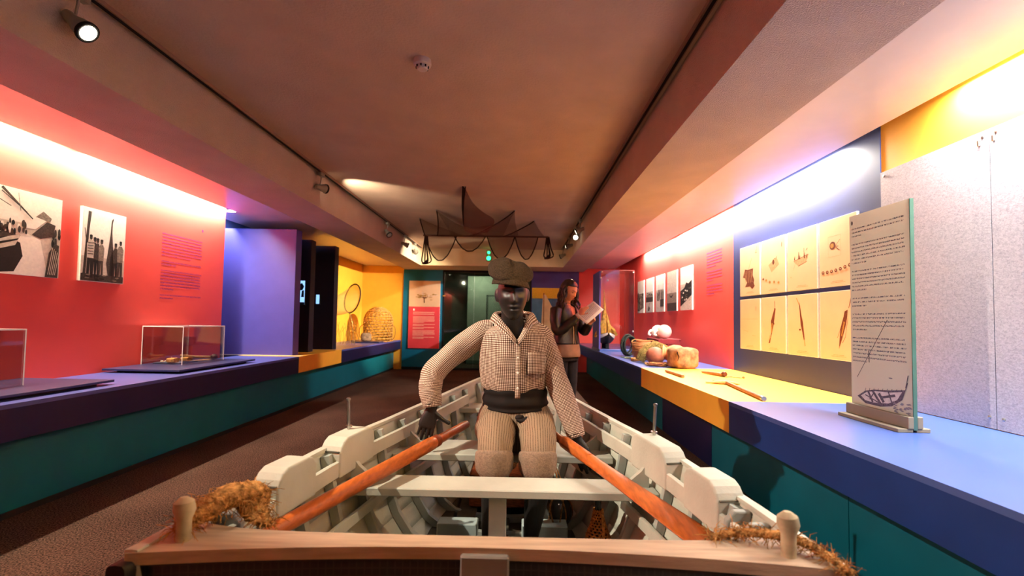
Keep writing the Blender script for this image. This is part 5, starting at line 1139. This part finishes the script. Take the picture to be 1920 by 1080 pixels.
M_cuffm = mat('trouser_lining', (138, 116, 98), .95, .1, var=.14, vs_=130, bump=.4, bs=240)
for s_, kx in ((-1, -.093), (1, .094)):
    b = MB(); b.loft([(kx, 1.972, .592), (kx, 1.970, .580), (kx, 1.972, .545), (kx, 1.976, .515), (kx, 1.978, .506), (kx, 1.978, .512)], [.066, .078, .079, .077, .070, .062], [.066, .076, .077, .076, .070, .062], n=48, m=24, ref=(0, 1, 0), mod=lambda th, q: 1+.03*math.sin(3*th+1)+.02*math.sin(8*th+3*q), cap=False); b.build('rolled_cuff', M_cuffm, mq, smooth=True, ang=180, solid=.004)
# flat cap
M_tweed = mat('brown_tweed', (62, 50, 38), .95, .1, var=.3, vs_=160, bump=.5, bs=260)
cp_ = thing('flat_cap', (-.045, 2.10, 1.31), 'brown tweed flat cap worn on the mannequin head', 'cap')
def capf(p, d):
    k = 1+.05*math.sin(3*math.atan2(d.y, d.x)+1.0)+.04*mnoise.noise(d*2.2)
    q = p*k
    if d.z < 0: q.z *= .75
    q.z += -.016*d.x+.046*d.y
    q.z -= .008*math.exp(-((d.x-.25)/.22)**2)*max(0, d.z)
    return q
MB().ball((-.045, 2.098, 1.374), (.106, .128, .060), 48, 28, capf).build('crown', M_tweed, cp_, smooth=True, ang=180)
b = MB(); b.grid(24, 6, lambda u_, v_: Vector((-.038+(.078+.012*v_)*math.cos(PI*(1.12+.76*u_)), 2.088+(.094+.050*v_)*math.sin(PI*(1.12+.76*u_)), 1.340-.010*(math.cos(PI*(1.12+.76*u_)))-.026*v_-.010*v_*v_)), (.2, .04)); b.build('brim', M_tweed, cp_, smooth=True, solid=.006)
MB().lathe([(.008, 0), (.007, .005), (.002, .007)], (-.05, 2.125, 1.425), 12).build('button', M_tweed, cp_, smooth=True)

# --- visitor reading a leaflet
WB = Vector((.53, 5.05, 0)); fw = Vector((.68, -.73, 0)).normalized(); lf = Vector((0, 0, 1)).cross(fw)
def W(f_, l_, z): return WB+fw*f_+lf*l_+Vector((0, 0, z))
pn = thing('person', (.53, 5.05, 0), 'person in black leather jacket and dark trousers reading a white leaflet by the bench', 'person')
M_wskin = mat('person_skin', (226, 158, 124), .5, .35, var=.05)
b = MB(); WH = W(.045, .0, 1.485); wrot = head(b, WH, fw*.95+Vector((0, 0, -.38)), .96, True)
b.loft([W(.015, 0, 1.42), W(.0, 0, 1.37), W(-.01, 0, 1.31)], [.046, .045, .06], n=18, m=8, ref=fw)
b.loft([W(0, 0, .84), W(0, 0, .95), W(0, 0, 1.05), W(.0, 0, 1.18), W(-.01, 0, 1.29), W(-.01, 0, 1.335)], [.155, .15, .118, .135, .14, .06], [.105, .10, .085, .10, .085, .05], n=24, m=18, ref=fw)
waR = [W(-.01, -.15, 1.28), W(.02, -.195, 1.16), W(.06, -.19, 1.05), W(.16, -.11, 1.14), W(.225, -.055, 1.215)]
waL = [W(-.01, .15, 1.28), W(.04, .185, 1.16), W(.10, .19, 1.05), W(.20, .13, 1.10), W(.27, .085, 1.15)]
for P in (waR, waL): b.loft(P, [.05, .042, .036, .032, .022], n=14, m=18)
hand(b, waR[-1], (fw*.55+lf*.15+Vector((0, 0, .8))), -fw*.3-lf*.9, fw*.6-Vector((0, 0, .4)), curl=(.35, .4, .45, .5), sc=.92, thumb=(.7, .6, -.4))
hand(b, waL[-1], (fw*.75-lf*.25+Vector((0, 0, .5))), lf*.9-fw*.2, -fw*.5+Vector((0, 0, .9)), curl=(.35, .4, .4, .4), sc=.92, thumb=(.7, .6, -.4))
for s_ in (-1, 1): b.loft([W(0, s_*.08, .86), W(.0, s_*.085, .65), W(.01, s_*.085, .46), W(-.01, s_*.085, .30), W(-.02, s_*.085, .07)], [.08, .07, .052, .05, .032], n=16, m=18, ref=fw)
b.build('body', M_wskin, pn, remesh=.006, sm=3)
M_leather = mat('black_leather', (18, 15, 16), .42, .5, var=.15, vs_=10, bump=.25, bs=35)
b = MB(); b.loft([W(0, 0, .905), W(0, 0, .96), W(0, 0, 1.06), W(0, 0, 1.18), W(-.01, 0, 1.27), W(-.012, 0, 1.33), W(-.012, 0, 1.355)], [.178, .172, .150, .165, .172, .12, .065], [.128, .12, .11, .122, .108, .08, .058], n=36, m=26, ref=fw, mod=folds(.02, 5, 8))
keep = []
for i, fc in enumerate(b.f):
    c_ = sum((Vector(b.v[j]) for j in fc), Vector())/len(fc)-WB; ff = c_.dot(fw); ll = c_.dot(lf)
    if ff > .04 and abs(ll-.015) < .016+.05*max(0, (c_.z-1.1))/.25: continue
    keep.append(i)
b.f = [b.f[i] for i in keep]; b.uv = [b.uv[i] for i in keep]; b.mi = [b.mi[i] for i in keep]
jk = b.build('jacket', M_leather, pn, smooth=True, ang=180, solid=.006)
for P in (waR, waL):
    b = MB(); Q = [Vector(p) for p in P]; Q[-1] = Q[-2].lerp(Q[-1], .78); b.loft(Q, [.072, .062, .056, .048, .040], n=24, m=30, mod=lambda th, s_: 1+.05*math.sin(30*s_+2*th)*math.exp(-((s_-.5)/.25)**2)+.02*math.sin(6*th)); b.build('jacket_sleeve', M_leather, jk, smooth=True, ang=180)
b = MB(); b.grid(8, 3, lambda u_, v_: W(.095-.06*u_-.0*v_, .055+.04*u_+.05*v_, 1.22+.13*u_-.04*v_), (1, 1)); b.grid(8, 3, lambda u_, v_: W(.098-.06*u_, -.03-.04*u_-.05*v_, 1.22+.13*u_-.04*v_), (1, 1)); b.build('lapel', M_leather, jk, smooth=True, solid=.006)
MB().tube([W(.128, -.02, .91), W(.124, -.02, 1.02), W(.122, -.025, 1.16)], .004, n=6, m=10).build('zip', M_steel, jk, smooth=True)
M_top = mat('brown_silk_top', (128, 88, 60), .5, .35, var=.14, vs_=14)
b = MB(); b.loft([W(.005, 0, .765), W(.005, 0, .80), W(.003, 0, .88), W(0, 0, .96), W(0, 0, 1.1), W(-.005, 0, 1.22)], [.182, .186, .178, .158, .135, .13], [.135, .136, .128, .112, .098, .10], n=40, m=24, ref=fw, mod=lambda th, s_: 1+.03*math.sin(7*th)*(1-s_)+.012*math.sin(11*th+9*s_)); b.build('long_top', M_top, pn, smooth=True, ang=180)
M_jean = mat('dark_trousers', (34, 26, 26), .85, .2, var=.15, vs_=20)
b = MB(); b.loft([W(0, 0, .72), W(0, 0, .80), W(0, 0, .90)], [.165, .17, .15], [.115, .12, .105], n=28, m=10, ref=fw)
for s_ in (-1, 1): b.loft([W(0, s_*.078, .84), W(.0, s_*.085, .66), W(.012, s_*.088, .47), W(-.005, s_*.088, .30), W(-.018, s_*.088, .10)], [.088, .080, .062, .058, .044], n=24, m=26, ref=fw, mod=folds(.02, 5, 7))
b.build('trousers', M_jean, pn, remesh=.009, sm=2)
for s_ in (-1, 1):
    b = MB(); b.loft([W(-.07, s_*.088, .045), W(-.04, s_*.088, .05), W(.04, s_*.088, .04), W(.12, s_*.09, .03), W(.16, s_*.09, .024)], [.028, .036, .04, .038, .02], [.045, .05, .04, .03, .022], n=18, m=16, ref=(0, 0, 1)); b.loft([W(-.03, s_*.088, .05), W(-.02, s_*.088, .15)], [.045, .048], n=18, ref=fw)
    b.build('boot', mat('black_boot', (20, 18, 18), .4, .4, var=.1), pn, smooth=True)
M_hair = mat('dark_brown_hair', (28, 18, 15), .45, .45, var=.3, vs_=50, stretch=(3, 3, .6))
b = MB()
def hairf(p, d):
    q = p*(1+.05*mnoise.noise(d*5)); 
    if d.y > .35 and d.z < .45: q.y *= .35
    return q
b.ball(WH+wrot@Vector((0, -.022, .022)), (.090, .104, .110), 40, 26, hairf, wrot)
rd = random.Random(5)
for k in range(64):
    th = PI*(.98+1.04*k/63)+rd.uniform(-.06, .06); r0 = .078+rd.uniform(-.01, .012); off = Vector((math.cos(th)*r0, math.sin(th)*r0*1.15, rd.uniform(-.02, .06)))
    p = WH+wrot@off; P = [p]; L_ = rd.uniform(.17, .27)
    for j in range(1, 7): P.append(p+Vector((0, 0, -L_*j/6))+(p-WH).normalized()*.010*j+Vector((math.sin(j*1.7+k), math.cos(j*1.9+k*2), 0))*.011)
    b.loft(P, [.016, .017, .017, .016, .014, .011, .003], n=7, m=22)
b.build('hair', M_hair, pn, smooth=True, ang=180)
# eyes and brows
for s_ in (-1, 1):
    MB().ball(WH+wrot@Vector((s_*.029, .074, .008)), (.011, .006, .005), 12, 8, rot=wrot).build('eye', mat('eye_dark', (40, 26, 20), .3), pn, smooth=True)
    MB().loft([WH+wrot@Vector((s_*.014, .087, .030)), WH+wrot@Vector((s_*.030, .084, .034)), WH+wrot@Vector((s_*.046, .070, .028))], [.003, .0035, .002], n=6, m=8).build('eyebrow', M_hair, pn, smooth=True)
MB().loft([WH+wrot@Vector((-.018, .082, -.061)), WH+wrot@Vector((0, .090, -.062)), WH+wrot@Vector((.018, .082, -.061))], [.002, .006, .002], [.002, .004, .002], n=8, m=10).build('lips', mat('lip_red', (170, 78, 70), .4), pn, smooth=True)
# leaflet in the hand
t = thing('paper_leaflet', (.75, 4.84, 1.13), 'white printed paper leaflet held open by the person', 'paper')
TL, TR_, BR_, BL_ = Vector((.800, 4.86, 1.375)), Vector((.885, 4.80, 1.292)), Vector((.705, 4.78, 1.135)), Vector((.600, 4.84, 1.225))
M_pap = mat('white_paper', (244, 236, 226), .8, .2, var=.02)
def pf(u_, v_): return BL_.lerp(TL, u_).lerp(BR_.lerp(TR_, u_), v_)+Vector((0, -.010*math.sin(PI*u_), 0))
MB().grid(10, 6, pf).build('sheet', M_pap, t, smooth=True, solid=.001)
MB().grid(10, 6, lambda u_, v_: pf(u_, v_)+Vector((.014, .004, -.010))).build('sheet', M_pap, t, smooth=True, solid=.001)
nn = (TL-BL_).cross(BR_-BL_).normalized()
if nn.y > 0: nn = -nn
b = MB(); 
for k in range(14):
    u0 = .93-.06*k; b.add([pf(u0, .12)+nn*.003, pf(u0-.025, .12)+nn*.003, pf(u0-.025, .88)+nn*.003, pf(u0, .88)+nn*.003], [(0, 1, 2, 3)], [[(0, u0), (0, u0-.025), (.12, u0-.025), (.12, u0)]])
b.build('print', INKD, t)
